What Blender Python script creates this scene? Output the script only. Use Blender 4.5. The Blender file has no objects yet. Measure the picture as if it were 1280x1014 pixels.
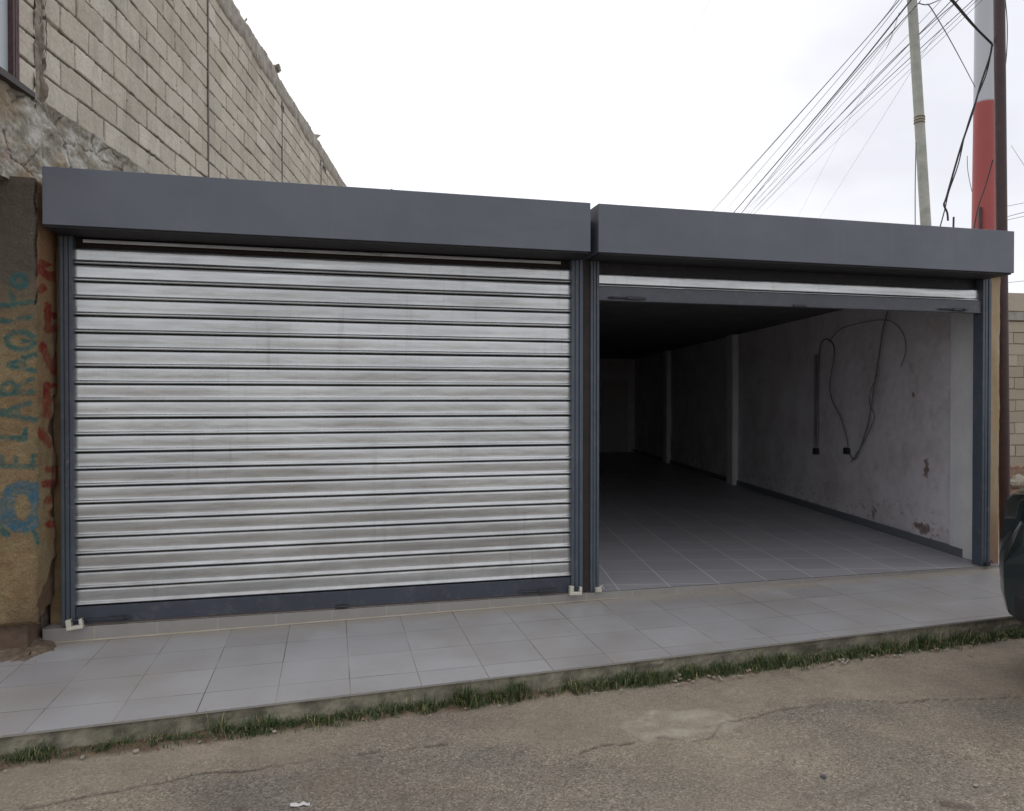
import bpy, bmesh, math, random
from mathutils import Vector, Matrix, noise as mnoise
R = math.radians
random.seed(7)
rnd = random.uniform
sc = bpy.context.scene
COL = sc.collection

# ------------------------------------------------------------------ camera
F_PX, YAW, PITCH = 918.0, R(13.80), R(-0.553)
CAM = Vector((0, -5.704, 1.581))
AX = Vector((math.sin(YAW)*math.cos(PITCH), math.cos(YAW)*math.cos(PITCH), math.sin(PITCH)))
RT = Vector((math.cos(YAW), -math.sin(YAW), 0))
UP = RT.cross(AX)
cd = bpy.data.cameras.new('camera'); cam = bpy.data.objects.new('camera', cd); COL.objects.link(cam)
cd.sensor_width = 36; cd.lens = 36*F_PX/1280; cd.clip_end = 2000; cd.clip_start = .05
cam.matrix_world = Matrix(((RT.x, UP.x, -AX.x, CAM.x), (RT.y, UP.y, -AX.y, CAM.y), (RT.z, UP.z, -AX.z, CAM.z), (0, 0, 0, 1)))
sc.camera = cam

def ray(u, v): return AX*F_PX + RT*(u-640) - UP*(v-507)
def on_plane(u, v, n, k):
    d = ray(u, v); n = Vector(n); return CAM + d*((k-n.dot(CAM))/n.dot(d))
def at_depth(u, v, Z): return CAM + ray(u, v)*(Z/F_PX)
def road_z(x): return -.222+.008*max(-12, min(14, x))
def pave_z(x): return -.085+.010*x
def edge_y(x): return -1.478+.0385*x
def on_road(u, v): return on_plane(u, v, (-.008, 0, 1), -.222)
def nz(x, y, z=0.): return mnoise.noise(Vector((x, y, z)))

# ------------------------------------------------------------------ node helper
class NT:
    def __init__(s, name):
        s.m = bpy.data.materials.new(name); s.m.use_nodes = True
        s.t = s.m.node_tree; s.n = s.t.nodes; s.n.clear()
        s.out = s.n.new('ShaderNodeOutputMaterial'); s.b = s.n.new('ShaderNodeBsdfPrincipled')
        s.t.links.new(s.b.outputs[0], s.out.inputs[0]); s._co = None
    def L(s, a, b): s.t.links.new(a, b)
    def put(s, sock, v):
        if isinstance(v, bpy.types.NodeSocket): s.L(v, sock)
        elif isinstance(v, (tuple, list)): sock.default_value = (*v, 1) if (len(v) == 3 and sock.type == 'RGBA') else v
        else: sock.default_value = v
    def co(s, kind='Object'):
        if s._co is None: s._co = s.n.new('ShaderNodeTexCoord')
        return s._co.outputs[kind]
    def mapc(s, scale=(1, 1, 1), loc=(0, 0, 0), rot=(0, 0, 0), kind='Object', src=None):
        m = s.n.new('ShaderNodeMapping'); s.L(src or s.co(kind), m.inputs[0])
        m.inputs['Scale'].default_value = scale; m.inputs['Location'].default_value = loc; m.inputs['Rotation'].default_value = rot
        return m.outputs[0]
    def noise(s, sc_, det=4, rough=.55, vec=None, dist=0):
        n = s.n.new('ShaderNodeTexNoise'); s.L(vec or s.co(), n.inputs['Vector'])
        n.inputs['Scale'].default_value = sc_; n.inputs['Detail'].default_value = det
        n.inputs['Roughness'].default_value = rough; n.inputs['Distortion'].default_value = dist
        return n.outputs[0]
    def voro(s, sc_, vec=None, feat='F1', out=0, rand=1):
        n = s.n.new('ShaderNodeTexVoronoi'); n.feature = feat; s.L(vec or s.co(), n.inputs['Vector'])
        n.inputs['Scale'].default_value = sc_; n.inputs['Randomness'].default_value = rand
        return n.outputs[out]
    def ramp(s, fac, stops, interp='LINEAR'):
        n = s.n.new('ShaderNodeValToRGB'); n.color_ramp.interpolation = interp; e = n.color_ramp.elements
        while len(e) < len(stops): e.new(.5)
        for el, (p, c) in zip(e, stops):
            el.position = p; el.color = (c, c, c, 1) if not isinstance(c, tuple) else (*c, 1)
        s.L(fac, n.inputs[0]); return n.outputs[0]
    def mix(s, fac, a, b, mode='MIX'):
        n = s.n.new('ShaderNodeMix'); n.data_type = 'RGBA'; n.blend_type = mode
        s.put(n.inputs[0], fac); s.put(n.inputs[6], a); s.put(n.inputs[7], b); return n.outputs[2]
    def math(s, op, a, b=0., c=0.):
        n = s.n.new('ShaderNodeMath'); n.operation = op
        s.put(n.inputs[0], a); s.put(n.inputs[1], b); s.put(n.inputs[2], c); return n.outputs[0]
    def attr(s, name, out='Fac'):
        n = s.n.new('ShaderNodeAttribute'); n.attribute_name = name; return n.outputs[out]
    def xyz(s, src=None):
        n = s.n.new('ShaderNodeSeparateXYZ'); s.L(src or s.co(), n.inputs[0]); return n.outputs
    def bump(s, h, strength=.3, dist=.01, prev=None):
        n = s.n.new('ShaderNodeBump'); s.put(n.inputs['Height'], h)
        n.inputs['Strength'].default_value = strength; n.inputs['Distance'].default_value = dist
        if prev: s.L(prev, n.inputs['Normal'])
        return n.outputs[0]
    def done(s, col=None, rough=.8, metal=0., normal=None, spec=None, **kw):
        if col is not None: s.put(s.b.inputs['Base Color'], col)
        s.put(s.b.inputs['Roughness'], rough); s.put(s.b.inputs['Metallic'], metal)
        if normal: s.L(normal, s.b.inputs['Normal'])
        if spec is not None: s.b.inputs['Specular IOR Level'].default_value = spec
        return s.m

# ------------------------------------------------------------------ mesh helper
class MB:
    def __init__(s): s.v = []; s.f = []; s.mi = []; s.at = {}
    def add(s, vs, fs, mi=0):
        o = len(s.v); s.v += [tuple(v) for v in vs]
        for f in fs: s.f.append(tuple(i+o for i in f)); s.mi.append(mi)
    def box(s, a, b, mi=0, M=None):
        x0, y0, z0 = a; x1, y1, z1 = b
        vs = [Vector(p) for p in ((x0, y0, z0), (x1, y0, z0), (x1, y1, z0), (x0, y1, z0), (x0, y0, z1), (x1, y0, z1), (x1, y1, z1), (x0, y1, z1))]
        if M: vs = [M @ v for v in vs]
        s.add(vs, [(0, 3, 2, 1), (4, 5, 6, 7), (0, 1, 5, 4), (1, 2, 6, 5), (2, 3, 7, 6), (3, 0, 4, 7)], mi)
    def prism(s, pts, z0, z1, mi=0):      # plan polygon counter-clockwise
        n = len(pts); vs = [(x, y, z0) for x, y in pts]+[(x, y, z1) for x, y in pts]
        s.add(vs, [tuple(range(n-1, -1, -1)), tuple(range(n, 2*n))]+[(i, (i+1) % n, n+(i+1) % n, n+i) for i in range(n)], mi)
    def tube(s, pts, r, seg=8, mi=0, caps=True):
        pts = [Vector(p) for p in pts]; rs = r if isinstance(r, (list, tuple)) else [r]*len(pts); rings = []
        for i, p in enumerate(pts):
            t = (pts[min(i+1, len(pts)-1)]-pts[max(i-1, 0)]).normalized()
            a = t.cross(Vector((0, 0, 1)) if abs(t.z) < .9 else Vector((1, 0, 0))).normalized(); b = t.cross(a)
            rings.append([p+(a*math.cos(2*math.pi*k/seg)+b*math.sin(2*math.pi*k/seg))*rs[i] for k in range(seg)])
        vs = [v for g in rings for v in g]
        fs = [(i*seg+k, i*seg+(k+1) % seg, (i+1)*seg+(k+1) % seg, (i+1)*seg+k) for i in range(len(pts)-1) for k in range(seg)]
        if caps: fs += [tuple(range(seg-1, -1, -1)), tuple((len(pts)-1)*seg+k for k in range(seg))]
        s.add(vs, fs, mi)
    def grid(s, nu, nv, fn, mi=0, flip=False):
        o = [fn(i/(nu-1), j/(nv-1)) for j in range(nv) for i in range(nu)]
        fs = []
        for j in range(nv-1):
            for i in range(nu-1):
                q = (j*nu+i, j*nu+i+1, (j+1)*nu+i+1, (j+1)*nu+i); fs.append(q[::-1] if flip else q)
        s.add(o, fs, mi)
    def build(s, name, mat, parent=None, smooth=False, bevel=0, angle=35):
        me = bpy.data.meshes.new(name); me.from_pydata(s.v, [], s.f)
        for m in (mat if isinstance(mat, (list, tuple)) else [mat]): me.materials.append(m)
        me.polygons.foreach_set('material_index', s.mi)
        for k, vals in s.at.items():
            a = me.attributes.new(k, 'FLOAT', 'POINT'); a.data.foreach_set('value', vals)
        me.update()
        if smooth:
            me.polygons.foreach_set('use_smooth', [True]*len(me.polygons))
            me.set_sharp_from_angle(angle=R(angle))
        o = bpy.data.objects.new(name, me); COL.objects.link(o)
        if parent: o.parent = parent
        if bevel:
            b = o.modifiers.new('bevel', 'BEVEL'); b.width = bevel; b.segments = 2; b.limit_method = 'ANGLE'; b.angle_limit = R(40)
        return o
def tag(o, label=None, cat=None, group=None, kind=None):
    for k, v in (('label', label), ('category', cat), ('group', group), ('kind', kind)):
        if v: o[k] = v
    return o
def empty(name, label, cat, group=None, loc=(0, 0, 0)):
    o = bpy.data.objects.new(name, None); COL.objects.link(o); o.location = loc; o.empty_display_size = .2
    return tag(o, label, cat, group)
def part(o, label): o['label'] = label; return o

def seg_dist(px, py, a, b):
    ax, ay = a; bx, by = b; dx, dy = bx-ax, by-ay; L2 = dx*dx+dy*dy
    t = 0 if L2 == 0 else max(0, min(1, ((px-ax)*dx+(py-ay)*dy)/L2))
    return math.hypot(px-ax-t*dx, py-ay-t*dy)

# ------------------------------------------------------------------ materials
def m_paint(name, base, rough=.42, scuff=False, dusty=.3):
    t = NT(name); n = t.noise(3, 5); n2 = t.noise(60, 3, .7)
    c = t.mix(t.ramp(n, [(.35, 0.), (.7, 1.)]), tuple(b*.88 for b in base), tuple(b*1.12 for b in base))
    dust = t.math('MULTIPLY', t.ramp(t.noise(14, 6, .7), [(.52, 0.), (.8, 1.)]), dusty)
    c = t.mix(dust, c, (.26, .235, .21))
    if scuff:
        X = t.xyz(); z = t.math('ABSOLUTE', t.math('SUBTRACT', X[2], 1.05))
        w = t.ramp(z, [(.05, 1.), (.35, 0.)])
        sc1 = t.ramp(t.noise(34, 5, .75, vec=t.mapc((1, 1, .55))), [(.60, 0.), (.66, 1.)])
        w2 = t.math('MULTIPLY', sc1, t.math('MULTIPLY', w, t.ramp(X[0], [(0., 1.), (.5, 0.)]) if False else 1.))
        c = t.mix(t.math('MULTIPLY', w2, t.attr('left')), c, (.5, .52, .55))
    return t.done(c, t.ramp(n2, [(.3, rough-.06), (.7, rough+.1)]), normal=t.bump(t.noise(5, 3), .12, .02))
STEEL_PAINT = m_paint('grey_steel_paint', (.075, .085, .112), .45)
GUIDE_PAINT = m_paint('guide_paint', (.068, .085, .112), .45, True)
BAR_PAINT = m_paint('bar_paint', (.048, .054, .075), .42)
def m_fascia():
    t = NT('fascia_paint')
    c = t.mix(t.ramp(t.noise(1.6, 5), [(.3, 0.), (.7, 1.)]), (.098, .108, .138), (.118, .130, .160))
    st = t.ramp(t.noise(5, 5, .7, vec=t.mapc((2.2, 1, .10))), [(.55, 0.), (.80, .22)])
    c = t.mix(st, c, (.165, .165, .175))
    c = t.mix(t.ramp(t.noise(50, 4, .8), [(.66, 0.), (.74, .3)]), c, (.26, .25, .23))
    return t.done(c, t.ramp(t.noise(6, 5), [(.3, .30), (.7, .44)]), normal=t.bump(t.noise(1.8, 3, .5, vec=t.mapc((1, 1, 1.5))), .35, .03))
FASCIA_PAINT = m_fascia()
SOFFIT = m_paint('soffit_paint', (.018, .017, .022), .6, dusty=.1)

def m_galv():
    t = NT('galvanised_slats')
    v = t.mapc((.9, 1, 26)); s1 = t.noise(2.2, 4, .5, vec=v); s2 = t.noise(5, 6, .7, vec=t.mapc((.8, 1, 7), (3, 1, 2)))
    sp = t.voro(90, vec=t.mapc((1, 1, 1)), out=1)
    c = t.mix(s1, (.38, .39, .40), (.57, .58, .59))
    c = t.mix(t.ramp(s2, [(.45, 0.), (.75, .55)]), c, (.37, .37, .365))
    c = t.mix(t.ramp(t.noise(1.3, 5, .6, vec=t.mapc((.8, 1, 2.4), (2, 8, 1))), [(.4, 0.), (.7, .45)]), c, (.74, .75, .76))  # broad soft highlights painted into the metal colour
    c = t.mix(t.math('MULTIPLY', t.ramp(t.noise(20, 3, .8, vec=t.mapc((1, 1, 2.5), (8, 2, 6))), [(.68, 0.), (.72, 1.)]), t.ramp(t.noise(1.2, 2, vec=t.mapc(loc=(5, 5, 9))), [(.5, 0.), (.6, .6)])), c, (.30, .28, .25))
    z = t.xyz()[2]
    dirt = t.math('MULTIPLY', t.ramp(z, [(.1, 1.), (1.9, 0.)]), t.ramp(t.noise(2.5, 6, .7, vec=t.mapc((1, 1, 3))), [(.35, 0.), (.7, .75)]))  # slat colour turns darker, greyer and rougher towards the foot, in patches
    c = t.mix(dirt, c, (.29, .275, .255))
    drip = t.math('MULTIPLY', t.ramp(t.noise(5, 4, .7, vec=t.mapc((3.5, 1, .25), (1, 1, 1))), [(.56, 0.), (.72, .35)]), t.ramp(t.noise(1.1, 2), [(.4, 0.), (.6, 1.)]))
    c = t.mix(drip, c, (.27, .255, .235))
    r = t.ramp(t.noise(3, 5, .6, vec=t.mapc((.7, 1, 12), (7, 0, 0))), [(.3, .22), (.7, .40)])
    r = t.mix(dirt, r, (.45, .45, .45))
    b = t.bump(t.noise(1.6, 3, .5, vec=t.mapc((1, 1, 3))), .35, .02)
    b = t.bump(t.noise(130, 2), .06, .002, b)
    return t.done(c, r, .93, b)
GALV = m_galv()

def m_pale_metal(name, c, r=.4, metal=.6):
    t = NT(name); return t.done(t.mix(t.noise(30, 5), tuple(x*.8 for x in c), c), r, metal, t.bump(t.noise(60, 3), .1, .003))
LOCKMETAL = m_pale_metal('brushed_lock_metal', (.72, .70, .60), .38, .35)
DARKSTEEL = m_pale_metal('dark_steel', (.05, .052, .06), .5, .3)
CAVITY = NT('dark_recess').done((.030, .022, .020), .9)

def tile_nodes(t, x0, y0, sx, sy, jw, rot=0.):
    v = t.mapc(rot=(0, 0, rot)) if rot else t.co()
    X = t.xyz(v)
    def axis(o, s0, s):
        a = t.math('DIVIDE', t.math('SUBTRACT', o, s0), s); cell = t.math('FLOOR', a)
        fr = t.math('FRACT', a); d = t.math('MULTIPLY', t.math('MINIMUM', fr, t.math('SUBTRACT', 1., fr)), s); return cell, d
    cx, dx = axis(X[0], x0, sx); cy, dy = axis(X[1], y0, sy)
    cmb = t.n.new('ShaderNodeCombineXYZ'); t.L(cx, cmb.inputs[0]); t.L(cy, cmb.inputs[1])
    wn = t.n.new('ShaderNodeTexWhiteNoise'); wn.noise_dimensions = '2D'; t.L(cmb.outputs[0], wn.inputs['Vector'])
    d = t.math('MINIMUM', dx, dy)
    mask = t.ramp(t.math('DIVIDE', d, jw), [(.35, 1.), (.6, 0.)])
    return mask, wn.outputs['Value'], dx, dy, X

def m_pavement():
    t = NT('pavement_tiles')
    mask, wn, dx, dy, X = tile_nodes(t, .1, -1.25, .402, .39, .006)
    c = t.mix(wn, (.375, .368, .385), (.435, .428, .445))
    c = t.mix(t.ramp(t.noise(1.3, 6, .6), [(.3, 0.), (.8, .4)]), c, (.32, .305, .295))
    c = t.mix(t.ramp(t.noise(2.5, 3, .5), [(.4, 0.), (.9, .5)]), c, (.26, .23, .20))
    c = t.mix(t.ramp(t.noise(60, 4, .8), [(.66, 0.), (.74, .2)]), c, (.16, .14, .12))
    r0 = t.math('MULTIPLY', wn, .05)
    c = t.mix(t.ramp(t.noise(.75, 5, .65, vec=t.mapc(loc=(3, 4, 0))), [(.42, 0.), (.72, .55)]), c, (.27, .235, .195))
    c = t.mix(t.ramp(t.noise(11, 5, .7, vec=t.mapc((1, 1.6, 1), (7, 4, 0))), [(.58, 0.), (.76, .35)]), c, (.22, .19, .155))
    # tan dust swept up against the shop and the pier
    dust = t.math('MULTIPLY', t.ramp(t.math('ADD', X[1], t.math('MULTIPLY', t.noise(4, 5), .5)), [(-.45, 0.), (.22, 1.)]), .8)
    c = t.mix(dust, c, (.33, .285, .225))
    corner = t.math('MULTIPLY', t.ramp(t.math('ADD', X[0], t.math('MULTIPLY', t.noise(6, 5), .45)), [(-1.55 / 1, 1.), (0., 0.)]), 0.)
    jd = t.ramp(t.noise(1.7, 3), [(.42, 0.), (.58, 1.)])
    jc = t.mix(jd, (.30, .26, .21), (.085, .075, .065))
    jm = t.math('MULTIPLY', mask, t.ramp(t.noise(3.1, 3), [(.3, .35), (.6, .95)]))
    c = t.mix(jm, c, jc)
    r = t.ramp(t.noise(1.2, 1, .4), [(.2, .24), (.8, .36)])
    r = t.math('ADD', r, r0)
    r = t.mix(mask, r, (.9, .9, .9)); r = t.mix(dust, r, (.75, .75, .75))
    tilt = t.math('MULTIPLY', t.math('MULTIPLY', wn, .0), 1.)
    return t.done(c, r, 0, t.bump(t.math('SUBTRACT', t.math('MULTIPLY', t.noise(1.5, 1), .2), mask), .3, .003), spec=.5)
PAVE = m_pavement()

def m_floor():
    t = NT('shop_floor_tiles')
    mask, wn, dx, dy, X = tile_nodes(t, .02, .1, .45, .45, .010, R(10.5))
    c = t.mix(wn, (.31, .305, .335), (.36, .355, .385))
    c = t.mix(t.ramp(t.noise(1.5, 3, .5), [(.4, 0.), (.8, .4)]), c, (.27, .255, .245))
    dust = t.ramp(t.math('ADD', X[1], t.math('MULTIPLY', t.noise(5, 5), .3)), [(.05, .6), (.6, 0.)])
    c = t.mix(mask, c, (.62, .60, .57)); c = t.mix(dust, c, (.36, .32, .27))
    return t.done(c, t.ramp(t.noise(1.5, 2, .4), [(.2, .36), (.8, .46)]), 0, t.bump(mask, -.3, .002))
FLOOR = m_floor()
def m_riser():
    t = NT('riser_tile'); X = t.xyz()
    fr = t.math('FRACT', t.math('DIVIDE', X[0], .402)); d = t.math('MINIMUM', fr, t.math('SUBTRACT', 1., fr))
    mask = t.ramp(d, [(.006, 1.), (.012, 0.)])
    c = t.mix(t.noise(7, 6, .7), (.24, .225, .205), (.34, .325, .31)); c = t.mix(t.math('MULTIPLY', mask, .5), c, (.45, .41, .34))
    return t.done(c, .5)
RISER = m_riser()

def m_concrete(name, a, b, sc_=6, dark=(.12, .11, .09), rough=.9):
    t = NT(name); c = t.mix(t.ramp(t.noise(sc_, 8, .65), [(.38, 0.), (.64, 1.)]), a, b)
    c = t.mix(t.ramp(t.noise(sc_*.45, 6, .7, dist=.6), [(.52, 0.), (.72, .7)]), c, dark)
    h = t.math('ADD', t.noise(sc_*8, 6, .7), t.math('MULTIPLY', t.noise(sc_*2, 4), 1.5))
    return t.done(c, rough, 0, t.bump(h, .5, .008))
KERB = m_concrete('kerb_concrete', (.13, .12, .09), (.30, .27, .205), 7, (.055, .060, .030))
PLAIN = m_concrete('plain_concrete', (.26, .25, .23), (.34, .33, .30), 4)
MORTAR = m_concrete('mortar', (.12, .10, .08), (.33, .29, .235), 9, (.05, .04, .035))
COPING = m_concrete('coping_concrete', (.22, .19, .165), (.36, .33, .29), 8, (.10, .085, .075))

def m_block(name, a, b, stain):
    t = NT(name); r = t.attr('shade')
    c = t.mix(r, a, b)
    c = t.mix(t.ramp(t.noise(2.2, 7, .65), [(.4, 0.), (.75, .6)]), c, stain)
    c = t.mix(t.ramp(t.noise(38, 4, .8), [(.35, .35), (.6, 0.)]), c, tuple(x*.72 for x in a))
    c = t.mix(t.ramp(t.noise(1.1, 6, .7, vec=t.mapc((1, 1, .35))), [(.56, 0.), (.74, .6)]), c, tuple(x*.55 for x in a))
    h = t.math('ADD', t.noise(90, 4, .8), t.noise(22, 4))
    return t.done(c, .95, 0, t.bump(h, .5, .006), spec=.2)
BLOCK = m_block('cement_block', (.40, .355, .285), (.50, .455, .38), (.44, .375, .30))
def m_block_old():
    t = NT('weathered_block')
    c = t.mix(t.attr('shade'), (.40, .365, .31), (.56, .52, .455))
    c = t.mix(t.ramp(t.noise(1.7, 7, .7), [(.42, 0.), (.7, .6)]), c, (.40, .35, .285))
    c = t.mix(t.ramp(t.noise(7, 7, .8), [(.5, 0.), (.75, .45)]), c, (.60, .58, .53))
    c = t.mix(t.ramp(t.noise(1.4, 7, .75, vec=t.mapc((1.6, 1.6, .5), (3, 5, 8))), [(.50, 0.), (.70, .65)]), c, (.24, .22, .19))
    c = t.mix(t.ramp(t.noise(45, 4, .8), [(.34, .5), (.5, 0.)]), c, (.24, .21, .17))
    c = t.mix(t.math('MULTIPLY', t.attr('mortar'), .75), c, t.ramp(t.noise(9, 5, .7), [(.35, (.20, .17, .135)), (.7, (.42, .38, .31))]))
    c = t.mix(t.attr('joint'), c, (.055, .042, .034))
    return t.done(c, .95, 0, t.bump(t.math('ADD', t.noise(80, 5, .8), t.noise(18, 5, .7)), .6, .008), spec=.15)
BLOCK_OLD = m_block_old()
BLOCK_FAR = m_block('cement_block_tan', (.33, .285, .23), (.46, .41, .34), (.40, .34, .27))

def m_rubble():
    t = NT('broken_render'); v = t.mapc((1, 1, 1.5))
    c = t.ramp(t.noise(5, 8, .75, vec=v, dist=.4), [(.28, (.17, .145, .115)), (.45, (.34, .31, .25)), (.53, (.46, .44, .39)), (.62, (.64, .62, .58))])
    c = t.mix(t.ramp(t.noise(2.2, 4, .6, vec=t.mapc(loc=(4, 1, 7))), [(.56, 0.), (.64, .6)]), c, (.36, .25, .14))
    c = t.mix(t.ramp(t.noise(3.2, 5, .7, vec=t.mapc(loc=(1, 9, 2))), [(.60, 0.), (.68, .5)]), c, (.36, .24, .20))
    ed = t.voro(2.6, vec=t.mix(.12, v, t.noise(6, 5, .7)), feat='DISTANCE_TO_EDGE')
    c = t.mix(t.math('MULTIPLY', t.ramp(ed, [(.0, .9), (.035, 0.)]), t.ramp(t.noise(3, 3), [(.45, 0.), (.55, 1.)])), c, (.07, .05, .042))
    h = t.math('ADD', t.math('MULTIPLY', t.noise(12, 8, .8), 2.), t.ramp(ed, [(0, 0.), (.06, .6)]))
    return t.done(c, .95, 0, t.bump(h, .8, .03))
RUBBLE = m_rubble()

def m_plaster():
    t = NT('ochre_plaster'); X = t.xyz(); nn = t.noise(2.1, 7, .7)
    c = t.ramp(t.noise(4, 8, .7), [(.28, (.19, .135, .075)), (.5, (.33, .235, .125)), (.72, (.43, .33, .19))])
    c = t.mix(t.ramp(t.noise(1.6, 5, .7, vec=t.mapc((1, 1, 1.2), (4, 0, 1))), [(.42, 0.), (.66, .75)]), c, (.285, .255, .15))
    c = t.mix(t.math('MULTIPLY', t.ramp(t.noise(3, 5, .7, vec=t.mapc(loc=(9, 2, 5))), [(.45, 0.), (.7, .8)]), .8), c, (.27, .135, .075))
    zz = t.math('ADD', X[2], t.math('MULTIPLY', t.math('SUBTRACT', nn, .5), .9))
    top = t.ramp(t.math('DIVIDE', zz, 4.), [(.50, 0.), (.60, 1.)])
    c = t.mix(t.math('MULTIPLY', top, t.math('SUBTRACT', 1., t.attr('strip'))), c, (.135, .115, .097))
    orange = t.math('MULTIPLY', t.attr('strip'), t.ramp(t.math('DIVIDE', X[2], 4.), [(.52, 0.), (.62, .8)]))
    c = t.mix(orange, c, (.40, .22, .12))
    c = t.mix(t.ramp(t.noise(40, 5, .8), [(.56, 0.), (.70, .65)]), c, (.10, .075, .05))
    c = t.mix(t.ramp(t.noise(30, 5, .8, vec=t.mapc(loc=(3, 3, 3))), [(.66, 0.), (.72, .8)]), c, (.55, .50, .42))
    wear = t.ramp(t.noise(28, 6, .8), [(.30, .25), (.55, 1.)])
    c = t.mix(t.math('MULTIPLY', t.attr('teal'), wear), c, t.mix(t.attr('blue'), (.035, .140, .140), (.045, .165, .25)))
    c = t.mix(t.math('MULTIPLY', t.attr('red'), wear), c, (.25, .022, .018))
    c = t.mix(t.attr('crack'), c, (.025, .018, .014))
    c = t.mix(t.attr('bare'), c, t.mix(t.noise(12, 5), (.11, .072, .045), (.24, .16, .10)))
    c = t.mix(t.ramp(t.noise(110, 4, .85), [(.40, .45), (.55, 0.)]), c, (.07, .055, .04))
    h = t.math('ADD', t.noise(70, 6, .85), t.math('MULTIPLY', t.noise(14, 6, .75), 1.6))
    return t.done(c, .93, 0, t.bump(h, .9, .014), spec=.2)
PLASTER = m_plaster()

def m_beige():
    t = NT('beige_render'); c = t.ramp(t.noise(2.2, 7, .7, vec=t.mapc((1.5, 1.5, .6))), [(.3, (.30, .21, .125)), (.55, (.40, .30, .19)), (.75, (.45, .37, .27))])
    X = t.xyz(); low = t.ramp(t.math('ADD', X[2], t.math('MULTIPLY', t.noise(7, 4), .4)), [(.25, .8), (.75, 0.)])
    c = t.mix(low, c, (.25, .145, .105))
    return t.done(c, .92, 0, t.bump(t.noise(50, 6, .75), .4, .008))
BEIGE = m_beige()

def m_inner():
    t = NT('pinkish_inner_plaster')
    c = t.ramp(t.noise(1.5, 8, .68), [(.3, (.52, .475, .49)), (.5, (.65, .62, .645)), (.7, (.75, .73, .77))])
    c = t.mix(t.ramp(t.noise(3.4, 8, .75, dist=.5), [(.55, 0.), (.75, .6)]), c, (.33, .255, .225))
    X = t.xyz(); low = t.ramp(X[2], [(.0, 1.), (.55, 0.)])
    c = t.mix(t.math('MULTIPLY', low, t.ramp(t.noise(7, 8, .75, vec=t.mapc((1, 1, 1.6))), [(.55, 0.), (.62, .9)])), c, (.26, .13, .095))
    c = t.mix(t.attr('stain'), c, (.20, .12, .10))
    return t.done(c, .85, 0, t.bump(t.noise(16, 7, .7), .35, .012))
INNER = m_inner()
WHITE_PL = m_concrete('white_painted_plaster', (.70, .70, .71), (.78, .78, .79), 3, (.64, .63, .63))
SKIRT = NT('skirting_tile').done((.14, .15, .165), .35)
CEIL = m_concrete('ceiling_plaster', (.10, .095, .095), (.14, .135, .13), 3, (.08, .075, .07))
DOORM = NT('dark_wood').done((.50, .47, .47), .55)

def m_ground():
    t = NT('worn_asphalt'); band = t.attr('band')
    base = t.ramp(t.noise(1.1, 8, .68), [(.3, (.150, .130, .108)), (.5, (.220, .190, .152)), (.7, (.32, .268, .20))])
    tan = t.ramp(t.noise(3, 7, .7), [(.3, (.215, .178, .138)), (.7, (.345, .285, .215))])
    agg = t.xyz(t.voro(120, out=1))[0]
    c = t.mix(t.ramp(t.noise(2.3, 6, .7, vec=t.mapc(loc=(5, 5, 0))), [(.4, 0.), (.7, .5)]), base, (.19, .172, .148))
    c = t.mix(band, c, tan)
    ag = t.ramp(agg, [(.0, .40), (.2, .75), (.5, 1.0), (.85, 1.25), (.97, 1.75)])
    c = t.mix(t.mix(band, (.85, .85, .85), (.35, .35, .35)), c, t.mix(1., c, ag, 'MULTIPLY'))
    c = t.mix(t.ramp(t.noise(70, 4, .85), [(.60, 0.), (.66, .75)]), c, (.055, .05, .047))
    c = t.mix(t.ramp(t.noise(48, 3, .8, vec=t.mapc(loc=(1, 7, 3))), [(.70, 0.), (.74, .8)]), c, (.42, .38, .31))
    c = t.mix(t.ramp(t.noise(.9, 5, .7, vec=t.mapc(loc=(11, 2, 0))), [(.55, 0.), (.75, .45)]), c, (.21, .155, .10))
    c = t.mix(t.ramp(t.noise(6, 6, .75, vec=t.mapc(loc=(7, 3, 1))), [(.58, 0.), (.72, .5)]), c, (.11, .095, .08))
    c = t.mix(t.ramp(t.noise(.6, 4, .6, vec=t.mapc(loc=(2, 12, 1))), [(.45, 0.), (.65, .35)]), c, (.36, .30, .22))
    c = t.mix(t.attr('patch'), c, t.ramp(t.noise(14, 7, .75), [(.3, (.26, .23, .185)), (.7, (.47, .42, .335))]))
    c = t.mix(t.attr('soil'), c, t.ramp(t.noise(25, 6, .8), [(.3, (.06, .042, .028)), (.7, (.20, .14, .09))]))
    c = t.mix(t.attr('stain'), c, (.065, .045, .035))
    c = t.mix(t.attr('crack'), c, (.035, .03, .026))
    h = t.math('ADD', t.math('MULTIPLY', agg, .6), t.math('MULTIPLY', t.noise(35, 6, .8), 1.6))
    return t.done(c, .88, 0, t.bump(h, .55, .006), spec=.35)
GROUND = m_ground()

def m_simple_var(name, a, b, s_=10, rough=.8, metal=0., bump=.3):
    t = NT(name); return t.done(t.mix(t.ramp(t.noise(s_, 6, .7), [(.3, 0.), (.7, 1.)]), a, b), rough, metal, t.bump(t.noise(s_*4, 5, .7), bump, .005))
POLE_BROWN = m_simple_var('brown_rusty_paint', (.036, .017, .019), (.065, .032, .032), 9, .55)
POLE_GREY = m_simple_var('grey_wood_pole', (.30, .31, .28), (.46, .46, .42), 6, .85)
CABLE = NT('black_cable').done((.02, .02, .022), .6)
WCABLE = NT('dusty_cable').done((.15, .135, .145), .7)
CABLE_GREY = NT('grey_cable').done((.07, .07, .078), .6)
STONE_P = m_simple_var('pale_stone', (.20, .18, .15), (.42, .39, .33), 40, .9)
STONE_R = m_simple_var('reddish_stone', (.22, .14, .10), (.40, .28, .21), 40, .9)
PAPER = NT('dirty_paper').done((.62, .58, .58), .7)
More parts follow.
